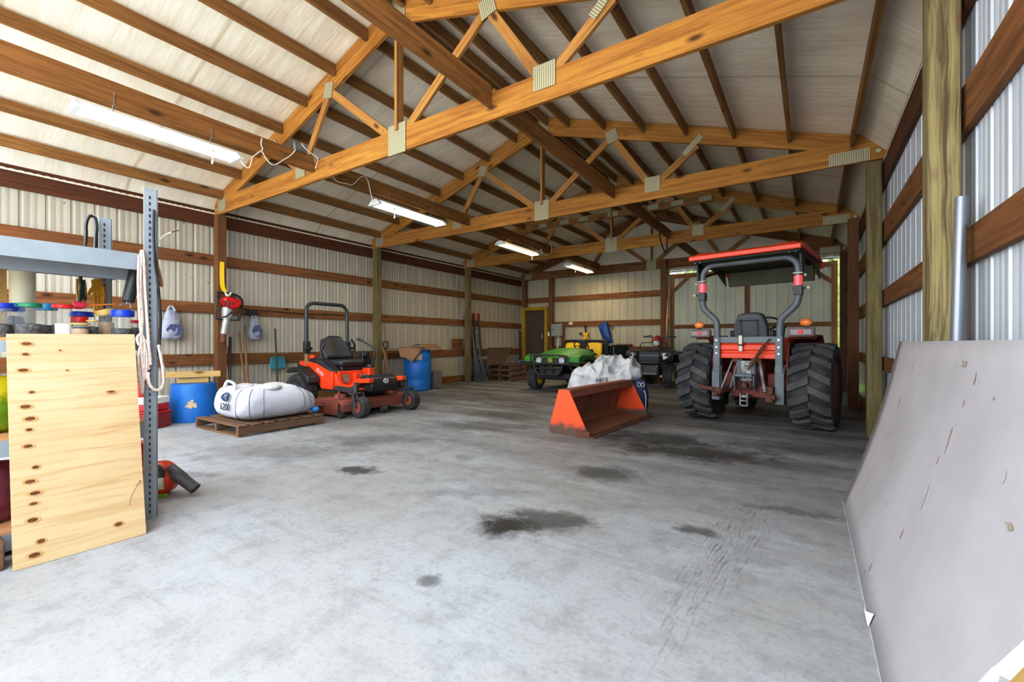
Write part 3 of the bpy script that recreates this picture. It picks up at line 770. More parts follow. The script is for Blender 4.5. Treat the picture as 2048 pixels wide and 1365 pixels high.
# orange side bodies: rear fender sweep to floor pan
for s in (-1, 1):
    mb = MB()
    mb.sprism([(-.70,.86),(-.45,.87),(-.15,.83),(.25,.70),(.33,.70),(.33,.39),(.0,.39),(-.12,.55),(-.30,.72),(-.68,.80)], s*.36, s*.44)
    o = mb.build('side_panel', K['orange'], t, bevel=.012)
    if s > 0:
        Mx = Matrix.Translation((.449, -.02, .68)) @ Matrix.Rotation(PI/2, 4, 'Z') @ Matrix.Rotation(math.radians(25), 4, 'Y')
        text_mb('ZD326', .085, Mx, .002).build('model_lettering', K['white'], o)
    mb = MB(); mb.sprism([(.28,.39),(.28,.67),(.36,.66),(.44,.50),(.72,.46),(.90,.60),(1.25,.62),(1.25,.55),(.95,.53),(.75,.39)], s*.30, s*.40); mb.build('foot_rail', K['orange'], t, bevel=.01)
    mb = MB(); mb.sprism([(-.74,.66),(-.62,.76),(-.34,.78),(-.04,.62),(.0,.50),(-.08,.50),(-.36,.70),(-.64,.66)], s*.45, s*.68); mb.build('rear_mudguard', K['black'], t, bevel=.02)
    mb = MB(); mb.sprism([(-.45,.80),(-.40,.93),(-.1,.92),(.25,.74),(.30,.69),(.1,.70)], s*.22, s*.42); mb.build('side_console', K['blackm'], t, bevel=.03)
mb = MB(); mb.bx(-.32, .32, .26, .34, .42, .70); mb.bx(-.34, .34, .3, .95, .40, .44); mb.bx(-.1, .04, .3, .42, .44, .66); mb.bx(-.32, -.2, .3, .5, .44, .74); mb.build('floor_pan', K['orange'], t, bevel=.012)
K['label'] = plain('faded_label', rgb(120,110,84), .6, c2=rgb(176,166,140), scale=60)
for a_ in ((.10, .25, .345, .352, .50, .64), (-.20, -.06, .43, .437, .46, .64)): mb = MB(); mb.bx(*a_); mb.build('warning_label', K['label'], t)
# front foot cover with emblem
mb = MB(); mb.sprism([(.78,.44),(.84,.64),(1.0,.66),(1.12,.60),(1.16,.47),(1.10,.37),(.85,.37)], -.33, .26); fc = mb.build('front_cover', K['black'], t, bevel=.03)
mb = MB(); mb.tube([(-.03+.052*math.cos(a), 1.158, .555+.036*math.sin(a)) for a in [2*PI*i/20 for i in range(20)]], .006, 6, closed=True)
mb.box((-.03, 1.158, .555), (.012, .008, .05)); mb.box((-.045, 1.158, .555), (.03, .008, .010)); mb.box((-.015, 1.158, .56), (.012, .008, .04)); mb.build('emblem', K['white'], fc)
mb = MB(); mb.beam((-.34, .9, .5), (-.44, 1.05, .57), .06, .1); mb.build('front_bracket', K['orange'], t, bevel=.01)
# mower deck
mb = MB()
mb.sprism([(.22,.10),(.22,.24),(.40,.28),(.98,.28),(1.06,.22),(1.06,.10),(1.03,.10),(1.03,.20),(.95,.24),(.42,.24),(.25,.20),(.25,.10)], -.70, .76)
mb.bx(-.72, -.68, .25, 1.04, .09, .26); mb.bx(.74, .78, .25, .95, .04, .25); mb.bx(.76, 1.0, .30, .62, .17, .20)
for x in (-.42, .05, .48): mb.cyl((x, .62, .27), (x, .62, .34), .12, 16, .09)
dk = mb.build('mower_deck', K['orange_d'], t, bevel=.012)
mb = MB(); mb.cyl((.78, 1.0, .06), (.70, 1.0, .06), .055, 14); mb.cyl((.05, 1.14, .07), (-.05, 1.14, .07), .05, 14); mb.cyl((-.6, 1.12, .07), (-.66, 1.12, .07), .045, 12); mb.build('anti_scalp_roller', K['rubber'], dk, smooth=40)
mb = MB(); mb.bx(-.25, .28, .45, .85, .28, .35); mb.build('belt_cover', K['black'], dk, bevel=.03)
mb = MB()
for x in (.72, .38, -.45): mb.cyl((x, .92, .22), (x, .92, .42), .022, 8)
mb.build('deck_lift_post', K['orange_d'], dk)
# seat
mb = MB(); mb.grid(lambda u, v: ((u-.5)*.56*(1-.25*max(0, v-.55)*2*(1 if 1 else 0)*abs(2*u-1)**2)*(1-.12*v*v), -.20-.17*v-.05*(1-abs(2*u-1)**2)+.07, .90+.41*v*(1-.10*abs(2*u-1)**3)), 13, 9)
st = mb.build('seat_back', K['vinyl'], t, smooth=60, solid=.13)
mb = MB(); mb.bx(-.26, .26, -.22, .32, .78, .90); mb.build('seat_cushion', K['vinyl'], t, bevel=.05)
mb = MB(); mb.bx(-.2, .2, -.3, .26, .60, .78); mb.build('seat_base', K['black'], t, bevel=.02)
for s in (-1, 1):
    mb = MB(); mb.tube(smooth_path([(s*.33, -.10, .86), (s*.35, -.14, 1.02), (s*.33, -.10, 1.16), (s*.27, -.12, 1.27)], 4), .022, 8); mb.build('arm_bar', K['blackm'], t, smooth=50)
# engine with air cleaner
mb = MB(); mb.bx(-.30, .30, -1.0, -.45, .62, .86); mb.cyl((-.42, -.60, .95), (-.12, -.60, .95), .12, 16); mb.box((-.32, -.4, .98), (.2, .3, .16)); mb.build('engine', K['blackm'], t, bevel=.03)
mb = MB(); mb.box((.36, -.40, .92), (.08, .14, .12)); mb.build('fuel_tank_corner', K['orange'], t, bevel=.02)
mb = MB(); mb.box((-.36, .14, .98), (.16, .16, .12)); mb.cyl((-.36, .24, .98), (-.36, .20, .98), .05, 12); mb.box((-.40, .05, .86), (.22, .3, .14)); mb.build('control_box', K['black'], t, bevel=.02)
# steering levers
mb = MB(); mb.tube(smooth_path([(-.42, .28, .66), (-.44, .36, .95), (-.42, .34, 1.10), (-.30, .18, 1.24)], 5), .018, 8); mb.tube(smooth_path([(-.30, .18, 1.24), (-.24, .1, 1.28)], 2), .026, 8); mb.build('steering_lever', K['black'], t, smooth=50)
mb = MB(); mb.tube([(-.34, .32, .70), (-.36, .42, .86), (-.33, .50, .98)], .012, 6); mb.build('brake_lever', K['grey_d'], t, smooth=50)
# roll bar
pts = [(.43, -.46, .86), (.43, -.47, 1.78)]+[(p.x, -.475, p.z) for p in arc((.28, 0, 1.79), .15, 0, 90, 6)]+[(p.x, -.475, p.z) for p in arc((-.28, 0, 1.79), .15, 90, 180, 6)]+[(-.43, -.47, 1.78), (-.43, -.46, .86)]
mb = MB(); mb.tube(pts, .034, 10); rb = mb.build('roll_bar', K['blackm'], t, smooth=60)
for s in (-1, 1): mb = MB(); mb.box((s*.43, -.46, 1.12), (.10, .10, .22)); mb.cyl((s*.36, -.40, 1.10), (s*.52, -.40, 1.10), .03, 8); mb.build('hinge', K['blackm'], rb, bevel=.015)
mb = MB(); mb.tube([(.43, -.46, .80), (.43, -.46, 1.0)], .036, 8); mb.build('roll_bar_foot', plain('worn_yellow_foot', rgb(150,120,70), .5, c2=rgb(90,84,76), scale=10), rb)

# ================================================================ green utility vehicle
GF = Fr(-5.25, 9.9, PI)
t = thing('utility_vehicle', 'green utility vehicle with yellow seats and black brush guard facing out', 'vehicle', GF)
for s in (-1, 1):
    block_tyre(t, 'front_wheel', (s*.64, 0, .31), .31, .26, .15, 18, 5, K['yellow'], s, .022)
    block_tyre(t, 'rear_wheel', (s*.62, -2.05, .33), .33, .30, .15, 18, 5, K['yellow'], s, .022)
# hood with fender flares
mb = MB()
def hood(u, v):
    y = .42-1.15*v; x = (u-.5)*2; wdt = .50+.24*min(1, v*1.6); top = .86+.20*math.sin(min(1, v*1.05)*PI/2)
    side = abs(x)**2.6
    return (x*wdt, y, top-.16*side-.02*(1-v)*abs(x))
mb.grid(hood, 21, 12); mb.build('hood', K['green'], t, smooth=55, solid=.03)
for s in (-1, 1):
    mb = MB(); pr = [(.40,.66),(.40,.86),(.18,.92),(-.35,.90),(-.70,.80),(-.72,.72),(-.35,.76),(-.1,.78),(.22,.74),(.33,.64)]
    mb.sprism(pr, s*.46, s*.76); mb.build('front_fender', K['green'], t, bevel=.03)
    mb = MB(); mb.sprism([(.44,.70),(.46,.74),(.20,.76),(-.40,.74),(-.75,.66),(-.75,.62),(-.40,.70),(.20,.72)], s*.48, s*.88); mb.build('fender_flare', K['black'], t, bevel=.012)
mb = MB(); mb.bx(-.50, .50, .34, .40, .66, .87); mb.build('grille_panel', K['black'], t, bevel=.02)
gr = MB()
for i in range(7): gr.bx(-.20, .20, .40, .412, .69+.024*i, .70+.024*i)
gr.build('grille', K['grey_d'], t)
for s in (-1, 1):
    mb = MB(); mb.cyl((s*.315, .38, .775), (s*.315, .425, .775), .075, 18); mb.build('headlamp', K['lens'], t, smooth=40)
mb = MB(); mb.box((0, .41, .785), (.13, .02, .12)); e = mb.build('emblem', K['green'], t, bevel=.02)
mb = MB(); mb.tube([(-.05, .424, .74), (.05, .424, .74), (.055, .424, .83), (-.055, .424, .83)], .006, 5, closed=True); mb.tube([(-.03, .424, .765), (.0, .424, .79), (.03, .424, .785), (.015, .424, .80), (.04, .424, .81)], .007, 5); mb.build('emblem_mark', K['yellow'], e)
# brush guard
gd = []
loop = [(-.47,.52,.70),(-.47,.54,.84),(-.43,.52,.90),(.43,.52,.90),(.47,.54,.84),(.47,.52,.70)]
mb = MB(); mb.tube(smooth_path(loop, 4), .022, 8)
mb.tube(smooth_path([(-.88,.30,.72),(-.6,.48,.70),(-.47,.52,.70),(.47,.52,.70),(.6,.48,.70),(.88,.30,.72)], 4), .024, 8)
for s in (-1, 1):
    mb.tube(smooth_path([(s*.38,.53,.70),(s*.36,.53,.56),(s*.26,.52,.44),(s*.1,.5,.42)], 4), .022, 8); mb.tube([(s*.12,.53,.70),(s*.12,.52,.44)], .016, 6)
mb.tube([(-.26,.52,.44),(.26,.52,.44)], .022, 8); mb.tube([(-.30,.525,.58),(.30,.525,.58)], .018, 8)
mb.build('brush_guard', K['blackm'], t, smooth=50)
mb = MB(); mb.bx(-.30, .30, .30, .46, .42, .64); mb.build('front_bumper', K['black'], t, bevel=.03)
mb = MB(); mb.bx(-.46, .46, -2.4, .30, .34, .46); mb.bx(-.52, .52, -.05, .05, .28, .34)
for s in (-1, 1): mb.cyl((s*.30, .05, .70), (s*.50, .02, .34), .035, 10); mb.beam((s*.2, 0, .34), (s*.58, 0, .30), .05, .04)
mb.build('chassis', K['blackm'], t, bevel=.01)
mb = MB(); mb.sprism([(-.70,.80),(-.66,1.03),(-.74,1.05),(-.85,.9),(-.85,.45),(-.7,.45)], -.62, .62); mb.build('dashboard', K['black'], t, bevel=.03)
mb = MB(); mb.tube([(-.20+.20*math.cos(a), -.92+.10*math.sin(a), 1.12+.14*math.sin(a)) for a in [2*PI*i/22 for i in range(22)]], .016, 7, closed=True); mb.beam((-.39,-.92,1.12), (-.01,-.92,1.12), .03, .02); mb.cyl((-.2,-.92,1.12), (-.2,-.72,.95), .03, 8); mb.ball((-.2,-.92,1.12), .045, 10, 8); mb.build('steering_wheel', K['black'], t, smooth=50)
for s in (-1, 1):
    mb = MB(); mb.grid(lambda u, v: (s*.33+(u-.5)*.46*(1-.10*v**3), -1.42-.12*v, .80+.40*v*(1-.06*abs(2*u-1)**3)), 9, 7); sb_ = mb.build('seat_back', K['yellow'], t, smooth=60, solid=.08)
    mb = MB(); mb.bx(s*.33-.24, s*.33+.24, -1.42, -.98, .68, .80); mb.build('seat_cushion', K['yellow'], t, bevel=.04)
mb = MB(); mb.bx(-.62, .62, -1.5, -.85, .42, .68); mb.build('seat_pedestal', K['black'], t, bevel=.02)
mb = MB(); mb.tube(smooth_path([(.68,-1.30,.80),(.68,-1.45,1.05),(.64,-1.62,1.24),(.5,-1.66,1.27),(-.5,-1.66,1.27),(-.64,-1.62,1.24),(-.68,-1.45,1.05),(-.68,-1.30,.80)], 5), .026, 8); mb.build('seat_guard_rail', K['black'], t, smooth=50)
mb = MB(); mb.bx(-.66, .66, -1.70, -1.66, .78, 1.25); mb.build('rear_screen', K['dark'], t, bevel=.01)
bx_ = MB(); bx_.bx(-.74, .74, -3.05, -1.78, .74, .80); bx_.bx(-.74, .74, -1.82, -1.78, .8, 1.12); bx_.bx(-.74, .74, -3.05, -3.01, .8, 1.12); bx_.bx(-.74, -.70, -3.05, -1.78, .8, 1.12); bx_.bx(.70, .74, -3.05, -1.78, .8, 1.12)
for k in range(5): bx_.bx(-.76, -.74, -2.95+k*.25, -2.91+k*.25, .8, 1.1)
bx_.bx(-.77, -.70, -3.05, -1.78, 1.10, 1.14)
bo = bx_.build('cargo_box', K['green_d'], t, bevel=.008)
mb = MB(); mb.bx(-.77, -.735, -1.90, -1.80, .80, 1.16); mb.build('box_corner_post', K['grey'], bo, bevel=.006)
mb = MB(); mb.bx(-.6, .6, -2.7, -1.6, .46, .72); mb.build('engine_bay', K['black'], t, bevel=.03)

# ================================================================ all-terrain vehicle
AF = Fr(-3.56, 12.15, PI)
t = thing('quad_bike', 'dark quad bike with red headlamp pod parked between bucket and tractor', 'quad bike', AF)
for s in (-1, 1):
    block_tyre(t, 'front_wheel', (s*.44, 0, .30), .30, .24, .14, 16, 5, K['grey_d'], s, .022)
    block_tyre(t, 'rear_wheel', (s*.44, -1.28, .30), .30, .26, .14, 16, 5, K['grey_d'], s, .022)
mb = MB(); mb.sprism([(.30,.62),(.34,.80),(.30,1.0),(.05,1.03),(-.3,1.0),(-.3,.62)], -.30, .30); fr_ = mb.build('front_body', K['blackm'], t, bevel=.04)
mb = MB(); mb.bx(-.26, .26, .32, .36, .92, .96); mb.bx(-.26, .26, .34, .37, .80, .84); mb.bx(-.24, .24, .33, .36, .66, .70); mb.build('grille_bar', K['grey_d'], fr_, bevel=.008)
for s in (-1, 1):
    mb = MB(); mb.sprism([(.30,.70),(.42,.86),(.38,.98),(.05,1.02),(-.35,.95),(-.50,.66),(-.40,.66),(-.25,.86),(.05,.92),(.28,.86)], s*.28, s*.62); mb.build('front_fender', K['black'], t, bevel=.03)
    mb = MB(); mb._add([(s*.36,.40,.93),(s*.56,.36,.95),(s*.54,.38,.84),(s*.40,.42,.76)], [(0,1,2,3)]); mb.build('side_headlamp', K['lens'], t, solid=.03)
    mb = MB(); mb.sprism([(-.85,.70),(-.95,.95),(-1.5,.95),(-1.7,.75),(-1.6,.72),(-1.4,.86),(-1.05,.86)], s*.24, s*.60); mb.build('rear_fender', K['black'], t, bevel=.03)
mb = MB()
for i in range(5): mb.tube([(-.24+.12*i, .30, 1.08), (-.24+.12*i, -.18, 1.08)], .010, 6)
mb.tube([(-.30,.30,1.08),(.30,.30,1.08),(.34,.24,1.08),(.34,-.18,1.08),(-.34,-.18,1.08),(-.34,.24,1.08)], .013, 6, closed=True)
mb.tube([(.28,.2,1.0),(.28,.2,1.08)], .012, 6); mb.tube([(-.28,.2,1.0),(-.28,.2,1.08)], .012, 6)
mb.tube(smooth_path([(.36,-.1,1.05),(.36,-.14,1.18),(.2,-.16,1.21),(-.2,-.16,1.21),(-.36,-.14,1.18),(-.36,-.1,1.05)], 4), .012, 6)
mb.build('front_rack', K['blackm'], t, smooth=50)
mb = MB(); mb.ball((-.06, -.25, 1.24), (.15, .15, .17), 16, 12); pd = mb.build('headlamp_pod', plain('faded_red', rgb(150,52,44), .45), t, smooth=60)
mb = MB(); mb.ball((-.06, -.125, 1.19), (.095, .045, .085), 14, 10); mb.build('headlamp', K['lens'], pd, smooth=60)
mb = MB(); mb.tube(smooth_path([(-.52,-.30,1.36),(-.30,-.32,1.37),(-.12,-.36,1.28),(.0,-.36,1.28),(.12,-.32,1.37),(.34,-.30,1.38)], 4), .016, 7); hb = mb.build('handlebar', K['black'], t, smooth=50)
mb = MB(); mb.cyl((.20,-.31,1.375), (.34,-.30,1.38), .022, 8); mb.cyl((-.38,-.31,1.365), (-.54,-.30,1.36), .022, 8); mb.box((.16,-.28,1.39), (.06,.06,.06)); mb.box((-.30,-.28,1.38), (.08,.06,.06)); mb.build('grip', K['black'], hb, smooth=50)
mb = MB(); mb.sprism([(-.3,.62),(-.35,.98),(-.6,1.0),(-1.5,1.06),(-1.6,.9),(-1.5,.62)], -.16, .16); mb.build('seat', K['black'], t, bevel=.05)
mb = MB(); mb.bx(-.25, .25, -1.4, .3, .34, .62); mb.beam((-.42,0,.34), (.42,0,.34), .05, .05); mb.build('chassis', K['blackm'], t, bevel=.02)
mb = MB(); mb.bx(-.20, .20, .33, .36, .37, .40); mb.bx(-.36, -.3, .35, .38, .3, .36); mb.tube([(-.2,.34,.62),(-.2,.4,.42),(.2,.4,.42),(.2,.34,.62)], .018, 7); mb.build('front_bumper', K['steel'], t)

# ================================================================ loader bucket
BF = Fr(-2.275, 6.233, 1.5055); BL = 1.027
t = thing('loader_bucket', 'orange rusty loader bucket lying open on the floor', 'bucket', BF)
side = [(0,.0),(.0,.05),(.27,.575),(.43,.585),(.55,.17),(.585,.05),(.56,.0)]
def paint_bucket(name, c1, c2, z0, z1):
    m, nt, b = nodes(name); tcn = N(nt, 'ShaderNodeTexCoord'); sp = N(nt, 'ShaderNodeSeparateXYZ'); nt.links.new(tcn.outputs['Object'], sp.inputs[0])
    ns = noise_t(nt, tcn.outputs['Object'], 5, 5, .7); ad = N(nt, 'ShaderNodeMath', operation='MULTIPLY_ADD'); nt.links.new(ns, ad.inputs[0]); ad.inputs[1].default_value = -.25; nt.links.new(sp.outputs[2], ad.inputs[2])
    f = ramp(nt, ad.outputs[0], z0, z1); nt.links.new(mixc(nt, f, c2, c1), b.inputs['Base Color']); b.inputs['Roughness'].default_value = .5
    return m
K['bucket'] = paint_bucket('worn_orange', rgb(238,86,32), rgb(98,70,58), -.05, .02)
K['bucket_in'] = dirty('rusty_inside', rgb(172,104,70), rgb(120,82,64), 4, (.3,.7), .7)
for s in (-1, 1):
    mb = MB(); mb.sprism(side, s*BL, s*(BL-.02)); mb.build('side_plate', K['bucket'], t, bevel=.004)
mb = MB()
inner = [(.0,.03),(.50,.03),(.53,.10),(.52,.18),(.41,.55),(.27,.56)]
mb.sprism([(.0,.0),(.56,.0),(.585,.06),(.55,.17),(.43,.585),(.26,.585),(.26,.56),(.41,.56),(.52,.17),(.54,.07),(.52,.03),(.0,.03)], -(BL-.02), BL-.02); mb.build('shell', K['bucket_in'], t)
mb = MB(); mb.sprism([(.235,.49),(.27,.59),(.30,.59),(.265,.49)], -(BL-.02), BL-.02); mb.build('top_lip', K['orange_d'], t)
mb = MB(); mb.sprism([(-.10,.0),(-.10,.012),(.05,.03),(.05,.0)], -(BL+.02), BL+.02); ce = mb.build('cutting_edge', K['rust'], t)
mb = MB(); mb.bx(-(BL+.03), -(BL-.0), -.04, .16, .0, .085); mb.build('edge_plate', K['rust'], t, bevel=.004)
# ---------------------------------------------------------------- materials of the smaller things
Q = {}
Q['sack'] = plain('woven_sack', rgb(204,205,212), .7, c2=rgb(186,187,196), scale=2.5, bump=.3, bscale=24)
Q['sack_d'] = plain('woven_sack_crumpled', rgb(206,205,203), .7, c2=rgb(176,175,175), scale=4, amt=(.4,.6), bump=.5, bscale=17)
Q['print'] = plain('blue_black_print', rgb(36,62,96), .7)
Q['inkb'] = plain('black_print', rgb(34,38,46), .7)
Q['thread'] = plain('seam_thread', rgb(96,100,112), .8)
Q['drywall'] = plain('gypsum_face', rgb(176,171,173), .85, c2=rgb(162,157,159), scale=1.6, bump=.05, bscale=90)
Q['paper'] = plain('torn_paper', rgb(238,238,238), .9)
Q['scuff'] = plain('brown_scuff', rgb(140,122,106), .9, c2=rgb(168,156,148), scale=60)
Q['scuff2'] = plain('faint_scuff', rgb(176,170,168), .9)
Q['shelf'] = plain('grey_shelf_steel', rgb(152,160,166), .5, c2=rgb(136,144,151), scale=3)
Q['hole'] = plain('slot_shadow', rgb(54,46,50), .9)
Q['particle'] = plain('particle_board', rgb(206,158,112), .85, c2=rgb(180,132,90), scale=40)
Q['glass'] = plain('clear_jar', rgb(150,158,162), .06, alpha=.16, spec=.6)
Q['rope'] = plain('cotton_rope', rgb(226,208,198), .9, c2=rgb(198,176,166), scale=70, bump=.5, bscale=120)
Q['rope_t'] = plain('tan_rope', rgb(178,140,100), .9, c2=rgb(150,112,80), scale=70)
Q['ropey'] = plain('yellow_rope', rgb(206,150,30), .8, c2=rgb(164,110,20), scale=60)
Q['cable'] = plain('black_cable', rgb(30,30,34), .5)
Q['wire'] = plain('white_wire', rgb(228,222,208), .5)
Q['pipe'] = plain('grey_conduit', rgb(132,134,142), .35, metal=.5)
Q['cardboard'] = plain('cardboard', rgb(158,120,86), .85, c2=rgb(134,100,72), scale=5)
Q['teal'] = plain('teal_plastic', rgb(70,144,160), .45)
Q['bag'] = plain('grocery_bag', rgb(168,172,184), .5, c2=rgb(150,154,170), scale=14, alpha=.88, bump=.3, bscale=18)
Q['bagprint'] = plain('grocery_print', rgb(56,68,104), .6, c2=rgb(96,106,140), scale=40)
Q['ybox'] = plain('mustard_paint', rgb(196,156,12), .55, c2=rgb(168,130,10), scale=4)
Q['doorleaf'] = plain('brown_door', rgb(82,66,48), .7, c2=rgb(70,55,40), scale=9, sc=(3,1,.3))
Q['panelbox'] = plain('grey_enclosure', rgb(146,152,150), .5)
Q['brownboard'] = plain('hardboard', rgb(92,70,54), .8, c2=rgb(78,60,48), scale=3)
Q['tarp'] = plain('blue_bag', rgb(22,66,140), .4, c2=rgb(30,84,168), scale=5, bump=.4, bscale=14)
Q['ladder'] = plain('aluminium', rgb(120,122,122), .4, metal=.6, c2=rgb(80,82,84), scale=12)
Q['conduit'] = plain('dull_conduit', rgb(106,108,112), .45, metal=.5, c2=rgb(60,60,64), scale=20)
Q['redtip'] = plain('red_tip', rgb(150,26,26), .5)
Q['maroon'] = plain('maroon_sack', rgb(120,30,62), .6, c2=rgb(160,80,100), scale=18)
Q['lime'] = plain('yellow_bag', rgb(226,210,30), .5, c2=rgb(120,160,30), scale=6, amt=(.45,.55))
Q['stonegrey'] = plain('dusty_grey', rgb(120,112,104), .8, c2=rgb(92,84,78), scale=6)
Q['purple'] = plain('faded_purple', rgb(98,92,122), .7)
Q['lblue'] = plain('lid_blue', rgb(18,62,190), .35); Q['lteal'] = plain('lid_teal', rgb(0,128,170), .35); Q['lgreen'] = plain('lid_green', rgb(20,120,86), .35)
Q['lred'] = plain('lid_red', rgb(220,34,34), .35); Q['ltan'] = plain('lid_tan', rgb(212,176,104), .5)
Q['screws'] = plain('screws', rgb(44,42,44), .5, c2=rgb(104,100,100), scale=46, amt=(.4,.6), bump=.8, bscale=50)
Q['beigefill'] = plain('beige_anchors', rgb(212,184,152), .7, c2=rgb(186,158,128), scale=30)
Q['pinkh'] = plain('pink_handle', rgb(228,62,92), .35)

# ---------------------------------------------------------------- doors
# brown man door in a mustard frame
d1 = bpy.data.objects.new('door_1', None); COL.objects.link(d1); d1.location = Vector((DX0, YB, 0))*U; d1['kind'] = 'structure'; d1['label'] = 'brown man door in a mustard yellow frame'
wd = DX1-DX0
mb = MB(); mb.bx(0, wd, .02, .06, .02, DZ); mb.build('door_leaf', Q['doorleaf'], d1, bevel=.004)
mb = MB(); mb.bx(-.13, .0, -.05, .09, 0, DZ+.12); mb.bx(wd, wd+.12, -.05, .09, 0, DZ+.12); mb.bx(0, wd, -.05, .09, DZ, DZ+.12); mb.build('door_frame', Q['ybox'], d1, bevel=.004)
mb = MB(); mb.tube(smooth_path([(wd-.08,.02,1.28),(wd-.08,-.06,1.32),(wd-.08,-.07,1.42),(wd-.08,-.06,1.52),(wd-.08,.02,1.56)], 4), .014, 8); mb.build('pull_handle', K['chrome'], d1, smooth=50)
mb = MB(); mb.cyl((wd-.09,.02,1.12), (wd-.09,-.05,1.12), .02, 10); mb.tube([(wd-.09,-.05,1.12),(wd-.20,-.05,1.11)], .014, 8); mb.build('lever_handle', K['steel'], d1, smooth=50)
# sliding door: ribbed sheet on a timber frame, hung outside the opening
d2 = bpy.data.objects.new('door_2', None); COL.objects.link(d2); d2.location = Vector((0, 14.26, 0))*U; d2['kind'] = 'structure'; d2['label'] = 'wide ribbed sliding door on a timber frame'
P2 = lambda u, v: onY(u, v, 14.24)
sx0, sx1 = P2(1339.5, 650).x, P2(1675.0, 650).x; szt = 3.34
M['liner_d'] = liner('painted_steel_door', rgb(206,204,178), rgb(176,178,166), 0)
mb = MB(); corr_y(mb, .035, sx0, sx1, .12, szt); mb.build('door_sheet', M['liner_d'], d2, smooth=20)
dframe = [((sx0+.05,0,.1),(sx0+.05,0,szt)), ((sx1-.06,0,.1),(sx1-.06,0,szt)), (((P2(1494,600).x),0,.1),((P2(1494,600).x),0,szt))]
for a, b in dframe: mb = MB(); mb.beam((a[0], .02, a[2]), (b[0], .02, b[2]), .13, .04, up=(0,1,0)); mb.build('door_stile', M['girt'], d2)
for z in (szt-.08, 1.70, .22): mb = MB(); mb.beam((sx0+.1, .012, z), (sx1-.1, .012, z), .04, .12); mb.build('door_rail', M['girt'], d2)
for a, b in (((sx0+.08, szt-.55), (sx0+.55, szt-.12)), ((sx1-.62, szt-.12), (sx1-.1, szt-.55)), ((sx1-.5, .3), (sx1-.1, .62))): mb = MB(); mb.beam((a[0], .008, a[1]), (b[0], .008, b[1]), .04, .10); mb.build('door_brace', M['girt'], d2)
mb = MB(); mb.bx(sx0-.3, sx1+.3, -.03, .03, szt+.05, szt+.10); mb.build('door_track', K['steel'], d2)

# greenery beyond the door gaps
mb = MB()
def hedge(u, v):
    x = -9+24*u; a = v*PI; r = 2.2+.35*mnoise.noise((x*1.2, a*2.5, 3))+.2*mnoise.noise((x*4, a*7, 9))
    return (x, 19+.4*math.cos(a)*-3*.7+.3*mnoise.noise((x*3, a*6, 1)), -.1+r*math.sin(a)*1.9)
mb.grid(hedge, 160, 24); o = mb.build('hedge_foliage', plain('foliage', rgb(96,116,62), .8, c2=rgb(160,168,110), scale=5, bump=.8, bscale=12), smooth=60)
tag(o, 'sunlit green foliage seen through the gap beside the sliding door', 'foliage', kind='stuff')

# ---------------------------------------------------------------- tube lights with chains and pull cords
K['tube'] = plain('lit_tube_cool', rgb(255,255,255), .5, emit=((.92,.96,1,1), 22))
K['tubew'] = plain('lit_tube_warm', rgb(255,240,200), .5, emit=((1,.80,.48,1), 14))
K['fix'] = plain('fixture_white', rgb(214,216,214), .4)
K['refl'] = plain('fixture_reflector', rgb(236,238,240), .3, emit=((.9,.95,1,1), .9))
K['reflw'] = plain('fixture_reflector_warm', rgb(236,232,214), .3, emit=((1,.85,.58,1), .7))
LIGHTS = [((150,212),(472,315),'large lit tube light at upper left, white pull cord below', 0), ((750,408),(882,450),'lit tube light hanging between the first and second trusses', 0),
          ((1000,490),(1070,510),'warm lit tube light hanging before the third truss', 1), ((1135,533),(1180,547),'small warm tube light farthest back, near the gable', 1)]
lx = -5.87
for a, b, lab, warm in LIGHTS:
    p = onX(a[0], a[1], lx); q = onX(b[0], b[1], lx); L = q.y-p.y; z = 3.45
    t = thing('tube_light', lab, 'light', loc=(lx, p.y, z), group='tube lights')
    mb = MB(); mb.prism([(-.13,.0),(-.05,.075),(.05,.075),(.13,.0),(.115,.0),(.045,.06),(-.045,.06),(-.115,.0)], 0, L); mb.build('housing', K['reflw' if warm else 'refl'], t)
    for y in (0, L): mb = MB(); mb.prism([(-.135,-.012),(-.135,.01),(-.055,.08),(.055,.08),(.135,.01),(.135,-.012)], y-.02, y+.02); mb.build('end_cap', K['fix'], t)
    for x in (-.055, .055): mb = MB(); mb.cyl((x, .03, .02), (x, L-.03, .02), .021, 10); mb.build('lamp_tube', K['tubew' if warm else 'tube'], t, smooth=60)
    for y in (.28, L-.28):
        mb = MB(); mb.tube([(.0, y, .08), (.0, y, .15)], .006, 5); mb.tube([(.0, y, .15), (.035, y, .17), (.035, y, .28)], .004, 5); mb.build('chain', K['steel'], t)
    yy = L-.30 if a[0] < 700 or 990 < a[0] < 1100 else .32
    mb = MB(); mb.tube([(.10, yy, .0), (.10, yy, -.14)], .004, 5); mb.ball((.10, yy, -.15), (.014,.014,.022), 8, 6); mb.ball((.10, yy, -.01), (.025,.025,.02), 8, 6); mb.build('pull_cord', K['cream'], t)
def cord(name, pts, r, mat, label, cat='cord', k=5, group=None):
    mb = MB(); mb.tube(smooth_path(pts, k), r, 6); return tag(mb.build(name, mat, smooth=60), label, cat, group)
cx_ = lambda L, X: [onX(u, v, X) for u, v in L]
cord('hanging_cable', cx_([(478,316),(488,330),(498,336),(503,322),(505,315),(516,306),(525,299),(522,288),(524,277)], -5.80), .007, Q['wire'], 'short white cord looping from the large tube light up to the board')
cord('hanging_cable', cx_([(524,303),(534,320),(546,330),(558,326),(567,320),(580,312),(590,301),(593,288),(597,286)], -5.80), .007, Q['wire'], 'white cord sagging to the outlet box on the first truss')
cord('hanging_cable', cx_([(603,287),(612,298),(624,308),(636,318)], -5.775)+[Vector((-5.79, 3.66, 3.66))], .007, Q['wire'], 'white cord running from the outlet box over the first truss')
